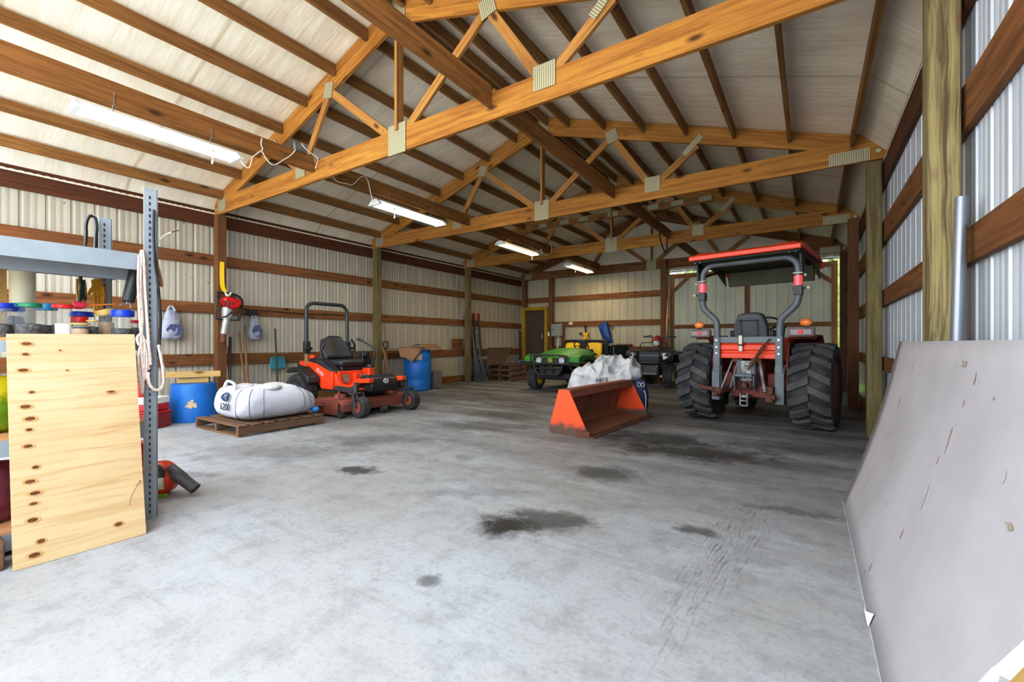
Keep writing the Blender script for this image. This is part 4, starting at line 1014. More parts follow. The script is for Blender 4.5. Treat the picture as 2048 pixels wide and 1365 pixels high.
cord('hanging_cable', cx_([(664,352),(670,359),(678,365),(692,367),(704,370),(714,362),(722,354),(730,354),(736,362),(741,384),(746,405)], -5.80), .007, Q['wire'], 'white cord looping down to the second tube light')
cord('hanging_cable', cx_([(1082,497),(1084,506),(1092,511),(1101,507),(1104,497),(1101,487)], -5.75), .010, Q['wire'], 'white cord coiled in a ring at the third truss')
mb = MB(); p = onX(601, 296, -5.81); mb.box((-5.815, p.y, p.z), (.05, .18, .11)); tag(mb.build('outlet_box', K['steel'], bevel=.006), 'small metal outlet box on the board at the first truss', 'outlet')
cord('hanging_strap', cx_([(1318,458),(1321,480),(1326,496),(1331,506),(1334,496),(1334,470),(1333,455)], -2.66), .016, Q['cable'], 'black strap looped over the board at the third truss', 'strap')

# ---------------------------------------------------------------- fittings on the back wall
def onB(u, v, y=14.03): return onY(u, v, y)
a, b = onB(1102, 648.7, 13.64), onB(1122, 673.4, 13.64)
t = thing('breaker_panel', 'grey electrical panel on the back wall right of the door', 'electrical panel', loc=((a.x+b.x)/2, 13.74, (a.z+b.z)/2))
w_, h_ = b.x-a.x, a.z-b.z
mb = MB(); mb.bx(-w_/2, w_/2, -.10, .04, -h_/2, h_/2); mb.build('enclosure', Q['panelbox'], t, bevel=.01)
mb = MB(); mb.bx(-w_/2+.02, w_/2-.02, -.115, -.10, -h_/2+.02, h_/2-.02); dd = mb.build('door', Q['panelbox'], t, bevel=.005)
mb = MB(); mb.bx(-w_/2+.06, -w_/2+.11, -.125, -.11, .0, .04); mb.build('latch', K['black'], dd)
mb = MB(); mb.tube([(.06, -.02, -h_/2), (.05, -.02, -h_/2-.22), (.0, -.0, -h_/2-.42)], .024, 8); mb.build('conduit', Q['wire'], t)
def plate_thing(name, u0, v0, u1, v1, y, mat, label, cat, dep=.02, bev=.005):
    a, b = onB(u0, v0, y), onB(u1, v1, y); mb = MB(); mb.bx(a.x, b.x, y-dep/2, y+dep/2, b.z, a.z); return tag(mb.build(name, mat, bevel=bev), label, cat)
o = plate_thing('light_switch', 1095.5, 665, 1099, 673, 13.79, K['white'], 'white light switch on the post beside the brown door', 'switch', .03)
plate_thing('wall_outlet', 1138, 645, 1145, 650, 14.015, K['white'], 'small white outlet on the middle rail of the back wall', 'outlet', .03)
plate_thing('board_offcut', 1123, 656, 1129.5, 694, 14.0, M['girt'], 'narrow brown board standing right of the grey electrical panel', 'board', .03)
plate_thing('plank_offcut', 1234, 688.5, 1263, 693.0, 13.99, M['girt'], 'short brown plank lying on the low back rail behind the cargo box', 'board', .16)
# blue bag on a hook, yellow tool on a strap
def lump(name, outline, y, depth, mat, nseg=22, nr=16, rag=.02, seed=0, parent=None, fr=None, freq=5, p=2.2):
    """sack: outline = [(u, vtop, vbottom)] seen from the doorway; rounded body of given depth behind plane y"""
    tops = []
    for (u, vt, vb) in outline:
        if fr is None: A, B = onY(u, vt, y), onY(u, vb, y); tops.append((A.x, A.z, B.z))
        else: A, B = fr.py(u, vt, y), fr.py(u, vb, y); tops.append((A.x, A.z, B.z))
    def at(s):
        f = s*(len(tops)-1); i = min(int(f), len(tops)-2); k = f-i; k2 = k
        return [tops[i][j]*(1-k2)+tops[i+1][j]*k2 for j in range(3)]
    mb = MB()
    def g(uu, vv):
        x, zt, zb = at(vv); e = max(0.0, 1-abs(2*vv-1)**4)**.5
        a = 2*PI*uu; c, s = math.cos(a), math.sin(a)
        ce = math.copysign(abs(c)**(2/p), c); se = math.copysign(abs(s)**(2/p), s)
        zc, hz = (zt+zb)/2, (zt-zb)/2
        P = Vector((x, y+depth/2*ce*e+depth/2, zc+hz*se*(.25+.75*e)))
        n1 = mnoise.noise((P.x*freq+seed, P.y*freq, P.z*freq)); n2 = abs(mnoise.noise((P.x*freq*2.3+seed, P.y*freq*2+7, P.z*freq*2.3)))
        d = Vector((0, ce, se*.8)); q = P+d*(rag*n1+rag*(.5-n2)*1.6)
        q.z = max(q.z, zb-.0) if se < 0 else q.z
        return q
    mb.grid(g, nr, nseg, cu=True)
    # close ends
    n = nr; k = len(mb.v)//n
    mb.f += [tuple(reversed(range(n))), tuple((k-1)*n+i for i in range(n))]; mb.mi += [0, 0]
    return mb
mb = lump('x', [(1196,651,656),(1200,647,668),(1206,644,682),(1212,644,686),(1218,664,686),(1222,682,685)], 13.86, .16, None, rag=.02, seed=4)
t = thing('hanging_bag', 'blue bag hanging on the back wall above the cargo box', 'bag', loc=(0,0,0)); mb.build('bag_body', Q['tarp'], t, smooth=60)
a = onB(1219, 652, 14.0); mb = MB(); mb.tube([(onB(1212,645,13.95)), (onB(1217,650,13.95)), (onB(1226,660,13.95)), (onB(1227,652,13.98))], .014, 6); mb.build('hook', K['blackm'], t, smooth=50)
t = thing('hanging_tool', 'yellow tool with black knob hanging from a dark strap on the back wall', 'tool')
mb = MB(); mb.tube([onB(1170,651,13.97), onB(1171,658,13.95), onB(1172,666,13.93)], .03, 6); mb.build('strap', K['black'], t)
mb = MB(); mb.beam(onB(1176,665,13.92), onB(1168,681,13.92), .10, .09); mb.beam(onB(1166,669,13.92), onB(1173,672,13.92), .06, .06); mb.beam(onB(1170,666,13.92), onB(1176,679,13.92), .06, .06); mb.build('body', K['yellow'], t, bevel=.015)
mb = MB(); mb.ball(onB(1161,668,13.90), .05, 10, 8); mb.beam(onB(1161,668,13.90), onB(1168,671,13.92), .04, .04); mb.build('knob', K['black'], t, smooth=50)

# ---------------------------------------------------------------- far left corner: pallets, sheet, ladders, conduit
def pallet(nm, label, x0, x1, y0, y1, z, h=.15, group=None):
    t = thing(nm, label, 'pallet', loc=((x0+x1)/2, (y0+y1)/2, z), group=group); lx_, ly_ = (x1-x0)/2, (y1-y0)/2
    for k in range(3):
        mb = MB(); x = -lx_+.03+k*(lx_-.03)
        mb.beam((x, -ly_, .075), (x, ly_, .075), .05, .09); mb.build('stringer', M['pallet'], t)
    for k in range(7):
        y = -ly_+.06+k*(2*ly_-.12)/6; mb = MB(); mb.beam((-lx_, y, h-.012), (lx_, y, h-.012), .11, .022); mb.build('deck_board', M['pallet'], t)
    for k in range(3):
        y = -ly_+.06+k*(2*ly_-.12)/2; mb = MB(); mb.beam((-lx_, y, .014), (lx_, y, .014), .11, .022); mb.build('base_board', M['pallet'], t)
    return t
for k, nm in enumerate(('lowest', 'middle', 'topmost')):
    pallet('wooden_pallet', 'worn wooden pallet in the far corner stack, %s of three' % nm, -8.62, -7.75, 11.45, 12.45, .172*k, .165, 'pallets stacked in the far corner')
mb = MB(); A = [onX(975, 731, -8.15), onX(1008, 731, -8.15), onX(1024, 696, -8.6), onX(976, 696, -8.6)]
for q in A[:2]: q.z = .52
mb.face(A); tag(mb.build('hardboard_sheet', Q['brownboard'], solid=.02), 'brown sheet leaning over the pallet stack against the left wall', 'board')
mb = MB(); a = onY(1031, 722, 12.3); mb.bx(a.x-.10, a.x+.10, 12.1, 12.35, .53, .82); tag(mb.build('carton', Q['stonegrey'], bevel=.02), 'dusty grey carton on the pallets beside the brown sheet', 'box')
t = thing('folded_cloth', 'faded purple cloth bundle on the pallets near the door', 'cloth', loc=(0,0,0))
mb = lump('x', [(1032,724,727),(1036,721,729),(1042,721,729),(1047,723,728)], 11.9, .2, None, rag=.015, seed=9); mb.build('bundle', Q['purple'], t, smooth=60)
for nm, p0, p1, lab in (('ladder', (-8.70,11.02), (-8.95,11.12), 'tall ladder with red-tipped rails leaning beside the third left post'), ('ladder', (-8.80,10.72), (-8.98,10.74), 'shorter dark ladder with a red tip hugging the third left post')):
    hgt = 2.16 if p0[0] > -8.75 else 2.04
    t = thing(nm, lab, 'ladder', loc=(p0[0], p0[1], 0), group=None); top = Vector((p1[0]-p0[0], p1[1]-p0[1], hgt)); sd = Vector((.0, .26, 0))
    rl = []
    for s in (0, 1):
        mb = MB(); b0 = sd*s; mb.beam(b0, top*.9+b0, .03, .07, up=(1,0,0)); mb.build('rail', Q['ladder'], t)
        mb = MB(); mb.beam(top*.9+b0, top+b0, .034, .075, up=(1,0,0)); mb.build('rail_tip', Q['redtip'], t)
    for k in range(1, 10): mb = MB(); mb.cyl(top*(k/10.5), top*(k/10.5)+sd, .016, 8); mb.build('rung', Q['ladder'], t)
for k in range(7):
    b0 = fl(952+4.0*k, 764.5); tp = onX(946+1.9*k, 668+12*(k % 4), -8.72)
    mb = MB(); mb.tube([b0, tp], .016+.004*(k % 2), 8)
    tag(mb.build('conduit_pole', Q['conduit']), '%s thin conduit pole in the bundle leaning by the ladders' % ORD[k], 'pole', 'conduit poles by the ladders')
for k in range(2):
    b0 = onX(1040+3*k, 722, -8.55); b0.z = .0; tp = onX(1038.0+3.2*k, 661+2*k, -8.88)
    mb = MB(); mb.tube([b0, tp], .022, 8); tag(mb.build('dark_pole', K['black']), '%s dark pole leaning in the corner left of the yellow door frame' % ('taller' if k == 0 else 'shorter'), 'pole')
mb = MB(); mb.beam(onX(904,687.5,-8.985), onX(925,688,-8.985), .03, .30); tag(mb.build('board_offcut', M['girt']), 'short brown board standing on the low rail left of the third post', 'board')

# ---------------------------------------------------------------- blue barrel with cardboard, stump, hand tools behind the mower
t = thing('plastic_barrel', 'blue plastic barrel standing behind the mower, cardboard on top', 'barrel', loc=(-8.32, 8.08, 0))
mb = MB(); mb.lathe([(.29,0),(.32,.02),(.335,.25),(.325,.28),(.335,.31),(.345,.70),(.335,.73),(.345,.76),(.335,.98),(.30,1.03),(.29,1.03)], 32); mb.build('barrel_body', K['blue'], t, smooth=40)
mb = MB()
for i in range(5):
    a = math.radians(-62+i*7); b_ = math.radians(-62+(i+1)*7)
    mb._add([(.347*math.cos(a), .347*math.sin(a), .78+.02*(i % 2)), (.347*math.cos(b_), .347*math.sin(b_), .78), (.344*math.cos(b_), .344*math.sin(b_), .95-.03*(i % 3)), (.344*math.cos(a), .344*math.sin(a), .96)], [(0,1,2,3)])
mb.build('worn_sticker', Q['beigefill'], t)
t = thing('cardboard_sheet', 'bent brown cardboard draped over the blue barrel', 'cardboard', loc=(-8.32, 8.08, 1.04))
mb = MB()
def cb(u, v):
    x = -.52+.86*u; y = -.52+.86*v; r = math.hypot(x, y)
    z = .012+.035*(1+mnoise.noise((x*3, y*3, 1)))
    if r > .33: z -= (r-.33)*(1.25 if y < 0 and x > -.1 else .15)
    return (x, y, z)
mb.grid(cb, 14, 14); mb.build('sheet', Q['cardboard'], t, smooth=30, solid=.012)
mb = MB()
def cb2(u, v): return (.02+.42*u, -.20+.6*v, .10+.03*math.sin(u*3+v)-.25*max(0, u-.75))
mb.grid(cb2, 8, 8); mb.build('flap', Q['cardboard'], t, smooth=30, solid=.012)
a = fl(868, 779); mb = MB(); mb.bx(-.14, .14, -.14, .14, 0, .46); o = mb.build('timber_block', Q['stonegrey'], bevel=.03, loc=(a.x-.12, a.y+.15, 0)); tag(o, 'dark rough block standing on the floor right of the blue barrel', 'block')
# shovel, rake, axe behind the mower
def longtool(name, label, top, bot, r, mat, cat, head=None):
    t = thing(name, label, cat, loc=bot); d = Vector(top)-Vector(bot)
    mb = MB(); n = 6; mb.tube([d*(i/n) for i in range(n+1)], r, 8); mb.build('handle', mat, t, smooth=50)
    return t, d
B = lambda u, z, X: (lambda p: Vector((X, p.y, z)))(onX(u, 700, X))
t, d = longtool('shovel', 'shovel with black D-shaped grip standing behind the mower', onX(771, 700, -8.50), B(762, .06, -8.1), .022, M['handle'], 'shovel')
mb = MB(); mb.tube([d+Vector((0,-.0,0)), d+Vector((.0,-.075,.08)), d+Vector((.0,-.07,.19)), d+Vector((.0,.07,.19)), d+Vector((.0,.075,.08)), d], .02, 8); mb.build('grip', K['black'], t, smooth=50)
mb = MB(); mb.grid(lambda u, v: ((u-.5)*.02+.03*abs(2*u-1), (u-.5)*.24*(1-.35*v**3), .28-.32*v), 7, 7); mb.build('blade', K['steel'], t, smooth=50, solid=.008)
t, d = longtool('rake', 'rake with long thin weathered handle against the post behind the mower', onX(767, 645, -8.66), B(780, .08, -8.45), .014, M['handle'], 'rake')
mb = MB(); mb.beam((0,-.2,.03), (0,.2,.03), .03, .03)
for k in range(9): mb.tube([(0,-.19+.0475*k,.03), (.05,-.19+.0475*k,-.05)], .006, 5)
mb.build('rake_head', K['rust'], t)
t, d = longtool('spade', 'spade with pale wooden shaft standing by the greenish post', onX(765, 694, -8.45), B(788, .06, -7.95), .024, M['handle'], 'spade')
mb = MB(); mb.grid(lambda u, v: (.03*abs(2*u-1), (u-.5)*.22, .26-.30*v), 6, 5); mb.build('blade', K['rust'], t, smooth=50, solid=.008)

# ---------------------------------------------------------------- left wall: post driver, bags, brooms, dustpan
WX = -8.56
dv = lambda x, y, X=WX: onX(380+x*.1466, 500+y*.1466, X)
t = thing('post_driver', 'red and silver petrol post driver hanging by yellow strap on the brown post', 'post driver')
mb = MB(); mb.tube(smooth_path([dv(375,590),dv(362,760),dv(350,945)], 4), .018, 8); mb.tube(smooth_path([dv(365,582),dv(470,590),dv(560,602),dv(650,630),dv(710,700),dv(690,830),dv(655,965)], 4), .022, 8); mb.tube([dv(350,940),dv(500,955),dv(660,965)], .014, 6); mb.tube([dv(375,590), dv(420,590)], .022, 8)
mb.build('handle_frame', K['black'], t, smooth=50)
def slab(mb, pts, X, th):
    P = [dv(x, y, X) for x, y in pts]; n = len(P); vs = P+[p+Vector((th,0,0)) for p in P]
    mb._add(vs, [tuple(range(n)), tuple(reversed(range(n, 2*n)))]+[(i, n+i, n+(i+1) % n, (i+1) % n) for i in range(n)])
mb = MB(); slab(mb, [(400,655),(470,645),(640,690),(640,760),(600,800),(520,820),(450,790),(405,720)], WX-.09, .20); eng = mb.build('engine', K['redp'], t, bevel=.03)
mb = MB(); slab(mb, [(470,690),(490,695),(480,770),(465,765)], WX+.11, .01); slab(mb, [(520,705),(545,712),(530,800),(505,790)], WX+.11, .01); slab(mb, [(575,715),(610,715),(610,735),(575,735)], WX+.11, .01); mb.build('engine_fin', K['rust'], eng)
mb = MB(); mb.tube([dv(640,720), dv(700,740)], .05, 8); mb.tube([dv(560,640), dv(625,665)], .028, 8); mb.tube([dv(400,640), dv(360,640)], .03, 8); mb.build('carburettor', K['black'], t, smooth=50)
K['cast'] = plain('cast_aluminium', rgb(176,176,172), .4, metal=.3, c2=rgb(140,140,138), scale=8)
mb = MB(); mb.tube([dv(510,790), dv(505,870), dv(500,950)], [.085,.09,.075], 12); mb.ball(dv(540,900,WX+.05), .05, 10, 8); mb.tube([dv(498,950), dv(478,1060), dv(463,1150)], [.06,.056,.058], 14); mb.build('gearcase', K['cast'], t, smooth=40)
mb = MB(); mb.tube([dv(463,1145), dv(450,1262)], .048, 14); mb.build('driver_socket', K['rust'], t, smooth=40)
mb = MB(); mb.tube([dv(570,850,WX+.1), dv(500,905,WX+.1), dv(440,925,WX+.1)], .012, 6); mb.build('throttle_cable', K['black'], t)
strap = [dv(438,165,-8.675), dv(436,300,-8.675), dv(440,450,-8.665), dv(452,520,-8.62), dv(480,575,-8.58)]
mb = MB(); vs = []
for p in smooth_path(strap, 5): vs += [p+Vector((0,-.035,0)), p+Vector((0,.035,0))]
mb._add(vs, [(2*i, 2*i+2, 2*i+3, 2*i+1) for i in range(len(vs)//2-1)]); mb.build('strap', K['yellow'], t, solid=.008)
mb = MB(); mb.tube(smooth_path([dv(480,575),dv(500,620,WX+.05),dv(530,620,WX+.05),dv(560,590,WX+.03)], 3), .018, 6); mb.build('strap_tail', K['cream'], t, smooth=50)

def grocery(label, u, v0, v1, w0, w1, X, prt):
    t = thing('hanging_bag', label, 'bag'); a = onX(u, v0, X); b = onX(u, v1, X); H_ = a.z-b.z; s = 1/F*abs((onX(u, v0, X)-Vector((0,0,H))).length)
    mb = MB()
    def g(uu, vv):
        an = 2*PI*uu; w = (w0+(w1-w0)*min(1, vv*1.25)**.8)*s/2*.80; dp = (.02+.07*min(1, vv*1.4)); e = 1-max(0, vv-.85)/.15*.25
        n = mnoise.noise((math.cos(an)*2, math.sin(an)*2, vv*5+u))*.02
        return (X+.06+(dp+n)*math.sin(an)*e, a.y+(w+n)*math.cos(an)*e, a.z-H_*(.12+.88*vv))
    mb.grid(g, 20, 12, cu=True); mb.f.append(tuple(11*20+i for i in range(20))); mb.mi.append(0); mb.build('bag_body', Q['bag'], t, smooth=70)
    mb = MB(); vs = []
    for i in range(9):
        an = 2*PI*i/8; vs.append((X+.145, a.y+prt[0]*s+prt[2]*s*math.cos(an)*(1-.3*(i % 2)), a.z-H_*prt[1]+prt[3]*s*math.sin(an)*(1-.25*((i+1) % 2))))
    mb._add(vs[:8], [tuple(range(8))]); mb.build('printed_logo', Q['bagprint'], t)
    for k in (-1, 1):
        mb = MB(); mb.tube(smooth_path([(X+.06, a.y+k*.05, a.z-H_*.16), (X+.05, a.y+k*.03, a.z-H_*.06), (X+.03, a.y, a.z)], 3), [.03,.028,.026,.024,.022,.02,.014], 6); mb.build('bag_handle', Q['bag'], t, smooth=60)
    return t
grocery('grey plastic grocery bag with blue print hanging right of the post driver', 506, 631, 679, 12, 29, -8.98, (1, .66, 9, 13))
grocery('pale plastic grocery bag hanging behind the grey shelf upright', 340, 612, 679, 14, 40, -8.98, (2, .72, 12, 12))
p = onX(503, 626, -8.96); mb = MB(); mb.box((-8.95, p.y, p.z), (.07, .12, .11)); mb.box((-8.93, p.y-.08, p.z-.02), (.05, .08, .07)); mb.ball((-8.92, p.y+.09, p.z), .03, 8, 6); tag(mb.build('wall_clamp', K['black'], bevel=.01), 'black clamp on the rail holding the grocery bag', 'clamp')
cord('wall_wire', [onX(u, v, -8.97) for u, v in ((485,618),(520,621),(560,624),(600,627),(640,629),(690,631))], .008, Q['cable'], 'thin dark wire strung along the middle left rail', 'wire')
def lean(name, label, cat, ut, vt, ub, Xt, Xb, r, mat, group=None):
    tp = onX(ut, vt, Xt); b = onX(ub, 800, Xb); b.z = .0
    t = thing(name, label, cat, loc=b, group=group); d = tp-b
    mb = MB(); mb.tube([d*(i/6) for i in range(7)], r, 8); mb.build('shaft', mat, t, smooth=50); return t, d
lean('pole', 'dark iron bar leaning right of the brown post', 'pole', 460.5, 675, 458, -8.90, -8.55, .026, K['black'])
t, d = lean('hand_tool', 'short red-handled tool leaning beside the dark iron bar', 'tool', 456, 694, 459, -8.94, -8.62, .016, K['redp'])
t, d = lean('hand_tool', 'shorter wooden tool handle behind the white bulk bag', 'tool', 478, 667, 494.5, -8.92, -8.45, .017, M['handle'])
t, d = lean('hand_tool', 'taller wooden tool handle behind the white bulk bag', 'tool', 488.5, 651, 498.5, -8.92, -8.40, .020, M['handle'])
t, d = lean('broom', 'black broom handle in front of the blue dustpan', 'broom', 550, 658, 557, -8.88, -8.55, .018, K['black'])
mb = MB(); mb.box((0,0,.06), (.10,.36,.12)); mb.build('broom_head', K['black'], t, bevel=.01)
t = thing('dustpan', 'blue dustpan hanging on the left wall behind a broom', 'dustpan')
pts = [(539.5,717),(543,714),(565,713),(568,714),(572,736),(539.5,739.5)]
mb = MB(); P = [onX(u, v, -8.94) for u, v in pts]; mb._add(P+[p+Vector((.03,0,0)) for p in P], [tuple(range(6)), tuple(reversed(range(6,12)))]+[(i, 6+i, 6+(i+1) % 6, (i+1) % 6) for i in range(6)]); mb.build('pan', Q['teal'], t, bevel=.008)
mb = MB(); P = [onX(u, v, -8.91) for u, v in ((541,718),(569,716),(567,713.5),(543,714.5))]; mb.face(P); mb.build('pan_hood', Q['teal'], t, solid=.03)
mb = MB(); mb.tube([onX(552, 714, -8.92), onX(551.5, 706, -8.92)], .016, 6); mb.build('pan_socket', Q['teal'], t)

# ---------------------------------------------------------------- cut-down blue barrel with a timber seat
t = thing('cut_barrel', 'cut-down blue barrel with worn white patch behind the grey shelf', 'barrel', loc=(-8.03, 3.02, 0))
mb = MB(); mb.lathe([(.345,0),(.35,.02),(.335,.2),(.30,.5),(.295,.57),(.05,.575)], 32); mb.build('barrel_body', K['blue'], t, smooth=40)
mb = MB()
vs = []
for k in range(16):
    an = 2*PI*k/16; rr = 1+.35*math.sin(k*2.3)+.2*math.sin(k*5.1); a = math.radians(-27+11*math.cos(an)*rr); z = .27+.06*math.sin(an)*rr; r = .353-(z-.02)*.085
    vs.append((r*math.cos(a), r*math.sin(a), z))
mb._add(vs, [tuple(range(16))]); mb.build('worn_patch', Q['beigefill'], t)
t = thing('timber_tee', 'pale two-by-four tee resting on the cut-down blue barrel', 'timber', loc=(-8.03, 3.02, .578))
mb = MB(); mb.beam((-.10,-.17,.045), (.10,.17,.045), .13, .085); mb.build('block', M['pale'], t)
mb = MB(); mb.beam((-.20,-.36,.135), (.14,.26,.135), .04, .088); mb.build('rail_board', M['pale'], t)
mb = MB(); mb.beam((-.06,-.20,.135), (.22,.30,.14), .038, .088, up=(0,0,1)); mb.xf(Matrix.Translation((.03,-.03,0))); mb.build('rail_board', M['pale'], t)

# ---------------------------------------------------------------- pallet with the white bulk bag
pallet('wooden_pallet', 'worn wooden pallet under the white bulk bag', -7.25, -6.0, 2.74, 3.93, 0, .15)
t = thing('bulk_bag', 'full white woven bulk bag lying on a pallet beside the mower', 'bag', loc=(-6.55, 3.37, .158))
mb = MB()
def bulk(u, v):
    a = 2*PI*u; b = -PI/2+PI*v; cb_, sb_ = math.cos(b), math.sin(b); p = 4.5
    ca, sa = math.cos(a), math.sin(a); cx = math.copysign(abs(ca)**(2/p), ca); sy = math.copysign(abs(sa)**(2/p), sa)
    rr = max(0, abs(cb_))**.27; hz = math.copysign(abs(sb_)**.66, sb_); z = .212+.212*hz
    x = .50*cx*rr; y = .56*sy*rr
    if hz > 0:
        k = hz; x *= 1-.08*k; y *= 1-.05*k
        z += k*(.05*mnoise.noise((x*4, y*3.5, 2))+.05*math.cos(y*2.6+.4)-.03)
    else: x *= 1-.10*(-hz)**2; y *= 1-.05*(-hz)**2
    if y > .22: z -= (y-.22)*.16*max(0, z/.42)
    n = mnoise.noise((x*7, y*7, z*7))*.012+abs(mnoise.noise((x*4, y*13, z*5)))*.024
    return (x+n*cx, y+n*sy, max(.0, z))
mb.grid(bulk, 56, 24, cu=True); mb.build('bag_body', Q['sack'], t, smooth=70)
def on_bulk(a, b, lift=.004):
    P = Vector(bulk(a % 1, b)); return P+(P-Vector((0,0,.2))).normalized()*lift
for ua in (.895, .965, .035, .075, .655, .80):
    mb = MB(); mb.tube([on_bulk(ua, .12+.72*i/16) for i in range(17)], .0035, 4); mb.build('seam_stitching', Q['thread'], t)
mb = MB()
for ua in (.70,):
    mb.tube(smooth_path([Vector(bulk(ua, .80)), Vector(bulk(ua, .86))+Vector((0,0,.07)), Vector(bulk(ua+.05, .86))+Vector((0,0,.06)), Vector(bulk(ua+.06, .80))], 5), .02, 6)
mb.build('lifting_loop', Q['sack'], t, smooth=60)
mb = MB(); mb.ball((.26,-.10,.425), (.20,.16,.05), 12, 8); mb.ball((.05,.1,.43), (.2,.16,.04), 12, 8); mb.ball((-.1,-.25,.43), (.14,.12,.045), 12, 8); mb.build('gathered_top', Q['sack_d'], t, smooth=70)
Mx = Matrix.Translation((.26, -.594, .235))
text_mb('6200', .135, Matrix.Translation((.10, -.592, .19)), .002).build('printed_number', Q['inkb'], t)
mb = MB()
for r in (.075, .05): mb.tube([(.10+r*1.3*math.cos(a), -.590+.03*max(0, math.sin(a)), .325+r*.7*math.sin(a)) for a in [2*PI*i/20 for i in range(20)]], .008, 5, closed=True)
mb.tube([(.0,-.588,.30),(.08,-.588,.315),(.19,-.588,.35)], .01, 5); mb.build('printed_logo', Q['print'], t)
mb = MB(); mb.ball((.42,.50,.055), (.07,.06,.045), 10, 8); mb.build('blue_liner', plain('blue_liner', rgb(50,130,190), .5), t, smooth=60)

# ---------------------------------------------------------------- crumpled white bag on the bucket, blue sack beside it
GB = Fr(-3.17, 7.46, .38)
t = thing('crumpled_bag', 'crumpled white bulk bag heaped behind and above the loader bucket', 'bag', GB)
ol = [(1133,760,778),(1141,745,778),(1152,735,778),(1163,730,776),(1175,730,774),(1188,727,772),(1196,715,771),(1204,712,769),(1214,714,768),(1226,716,767),(1240,714,768),(1252,714,768),(1264,716,767),(1274,722,766),(1282,732,764),(1287,745,758)]
zt = []
for u, vt, vb in ol:
    A = GB.py(u, vt, -.1); Bq = GB.py(u, vb, -.1); zt.append((A.x, A.z, .03 if u < 1255 else Bq.z))
mb = MB()
def heap(u, v):
    f = v*(len(zt)-1); i = min(int(f), len(zt)-2); k = f-i; x, z1, z0 = [zt[i][j]*(1-k)+zt[i+1][j]*k for j in range(3)]
    e = max(0.02, 1-abs(2*v-1)**5)**.5; a = 2*PI*u; c, s = math.cos(a), math.sin(a); p = 2.4
    ce = math.copysign(abs(c)**(2/p), c); se = math.copysign(abs(s)**(2/p), s)
    P = Vector((x, .12+.34*ce*e, (z1+z0)/2+(z1-z0)/2*se*(.3+.7*e)))
    f1 = abs(mnoise.noise((P.x*3.6+P.z*2.6, P.y*4, P.z*6-P.x*2.8)))**.8; f2 = abs(mnoise.noise((P.x*9-P.z*6, P.y*8, P.z*11+3+P.x*3)))
    dsp = (.5-f1*2.0)*.10+(.4-f2*2.0)*.020
    w = .35+.65*max(0, se) if se > -.3 else .15
    q = P+Vector((0, ce, se))*dsp*w*e; q.z = max(q.z, .006)
    return q
mb.grid(heap, 72, 90, cu=True); n = 72
mb.f += [tuple(reversed(range(n))), tuple(89*n+i for i in range(n))]; mb.mi += [0, 0]
hb = mb.build('bag_body', Q['sack_d'], t, smooth=80)
pp = GB.py(1203, 762, -.24)
text_mb('A810', .10, Matrix.Translation((pp.x, -.262, pp.z+.012)) @ Matrix.Rotation(math.radians(-7), 4, 'Y'), .002).build('printed_code', Q['inkb'], t)
t = thing('blue_sack', 'dark blue sack with white drawstring beside the right end of the bucket', 'sack', GB)
mb = MB(); c = GB.py(1281, 790, -.22)
mb.lathe([(.02,0),(.10,.01),(.13,.1),(.14,.3),(.12,.48),(.07,.56),(.03,.58)], 20, Matrix.Translation((c.x, -.16, 0))); mb.build('sack_body', plain('navy_cloth', rgb(30,52,92), .7, c2=rgb(40,66,112), scale=8), t, smooth=60)
mb = MB(); q = Vector((c.x, -.30, .50))
for s in (-1, 1): mb.tube(smooth_path([q, q+Vector((s*.035,-.01,.04)), q+Vector((s*.055,-.01,-.02)), q+Vector((s*.02,-.01,-.04)), q], 4), .006, 6)
mb.tube(smooth_path([q+Vector((.05,0,-.1)), q+Vector((.08,-.02,-.2)), q+Vector((.075,-.02,-.42))], 4), .009, 6); mb.build('drawstring', Q['wire'], t, smooth=60)

# ---------------------------------------------------------------- leaning gypsum sheet, pipe and boards on the right
t = thing('gypsum_sheet', 'large grey gypsum sheet leaning against the right wall posts', 'board', loc=(.205, 0, 0))
Yf = 4.18
def gyp(u, v):        # u along the wall (far -> near), v up the sheet
    y = Yf+.26*v-u*4.6; x = .006+.355*v+.03*math.sin(v*PI)+.003*math.sin(u*2.2); z = 1.205*v+.004
    return (x, y, z)
mb = MB(); mb.grid(gyp, 24, 12); mb.build('sheet_face', Q['drywall'], t, smooth=60, solid=.016)
def gn(u, v, lift=.012): p = Vector(gyp(u, v)); return p+Vector((-.96, 0, .28))*lift
def sheet_uv(px, py):
    best = None
    for i in range(47):
        for j in range(25):
            u, v = i/46*.62, j/24
            p = Vector(gyp(u, v))+Vector((.205, 0, 0)); d = p-Vector((0,0,H)); x = d.x*CT+d.y*ST; dd = -d.x*ST+d.y*CT
            if dd < .1: continue
            e = (1024+F*x/dd-px)**2+(V0-F*d.z/dd-py)**2
            if best is None or e < best[0]: best = (e, u, v)
    return best[1], best[2]
k = 0
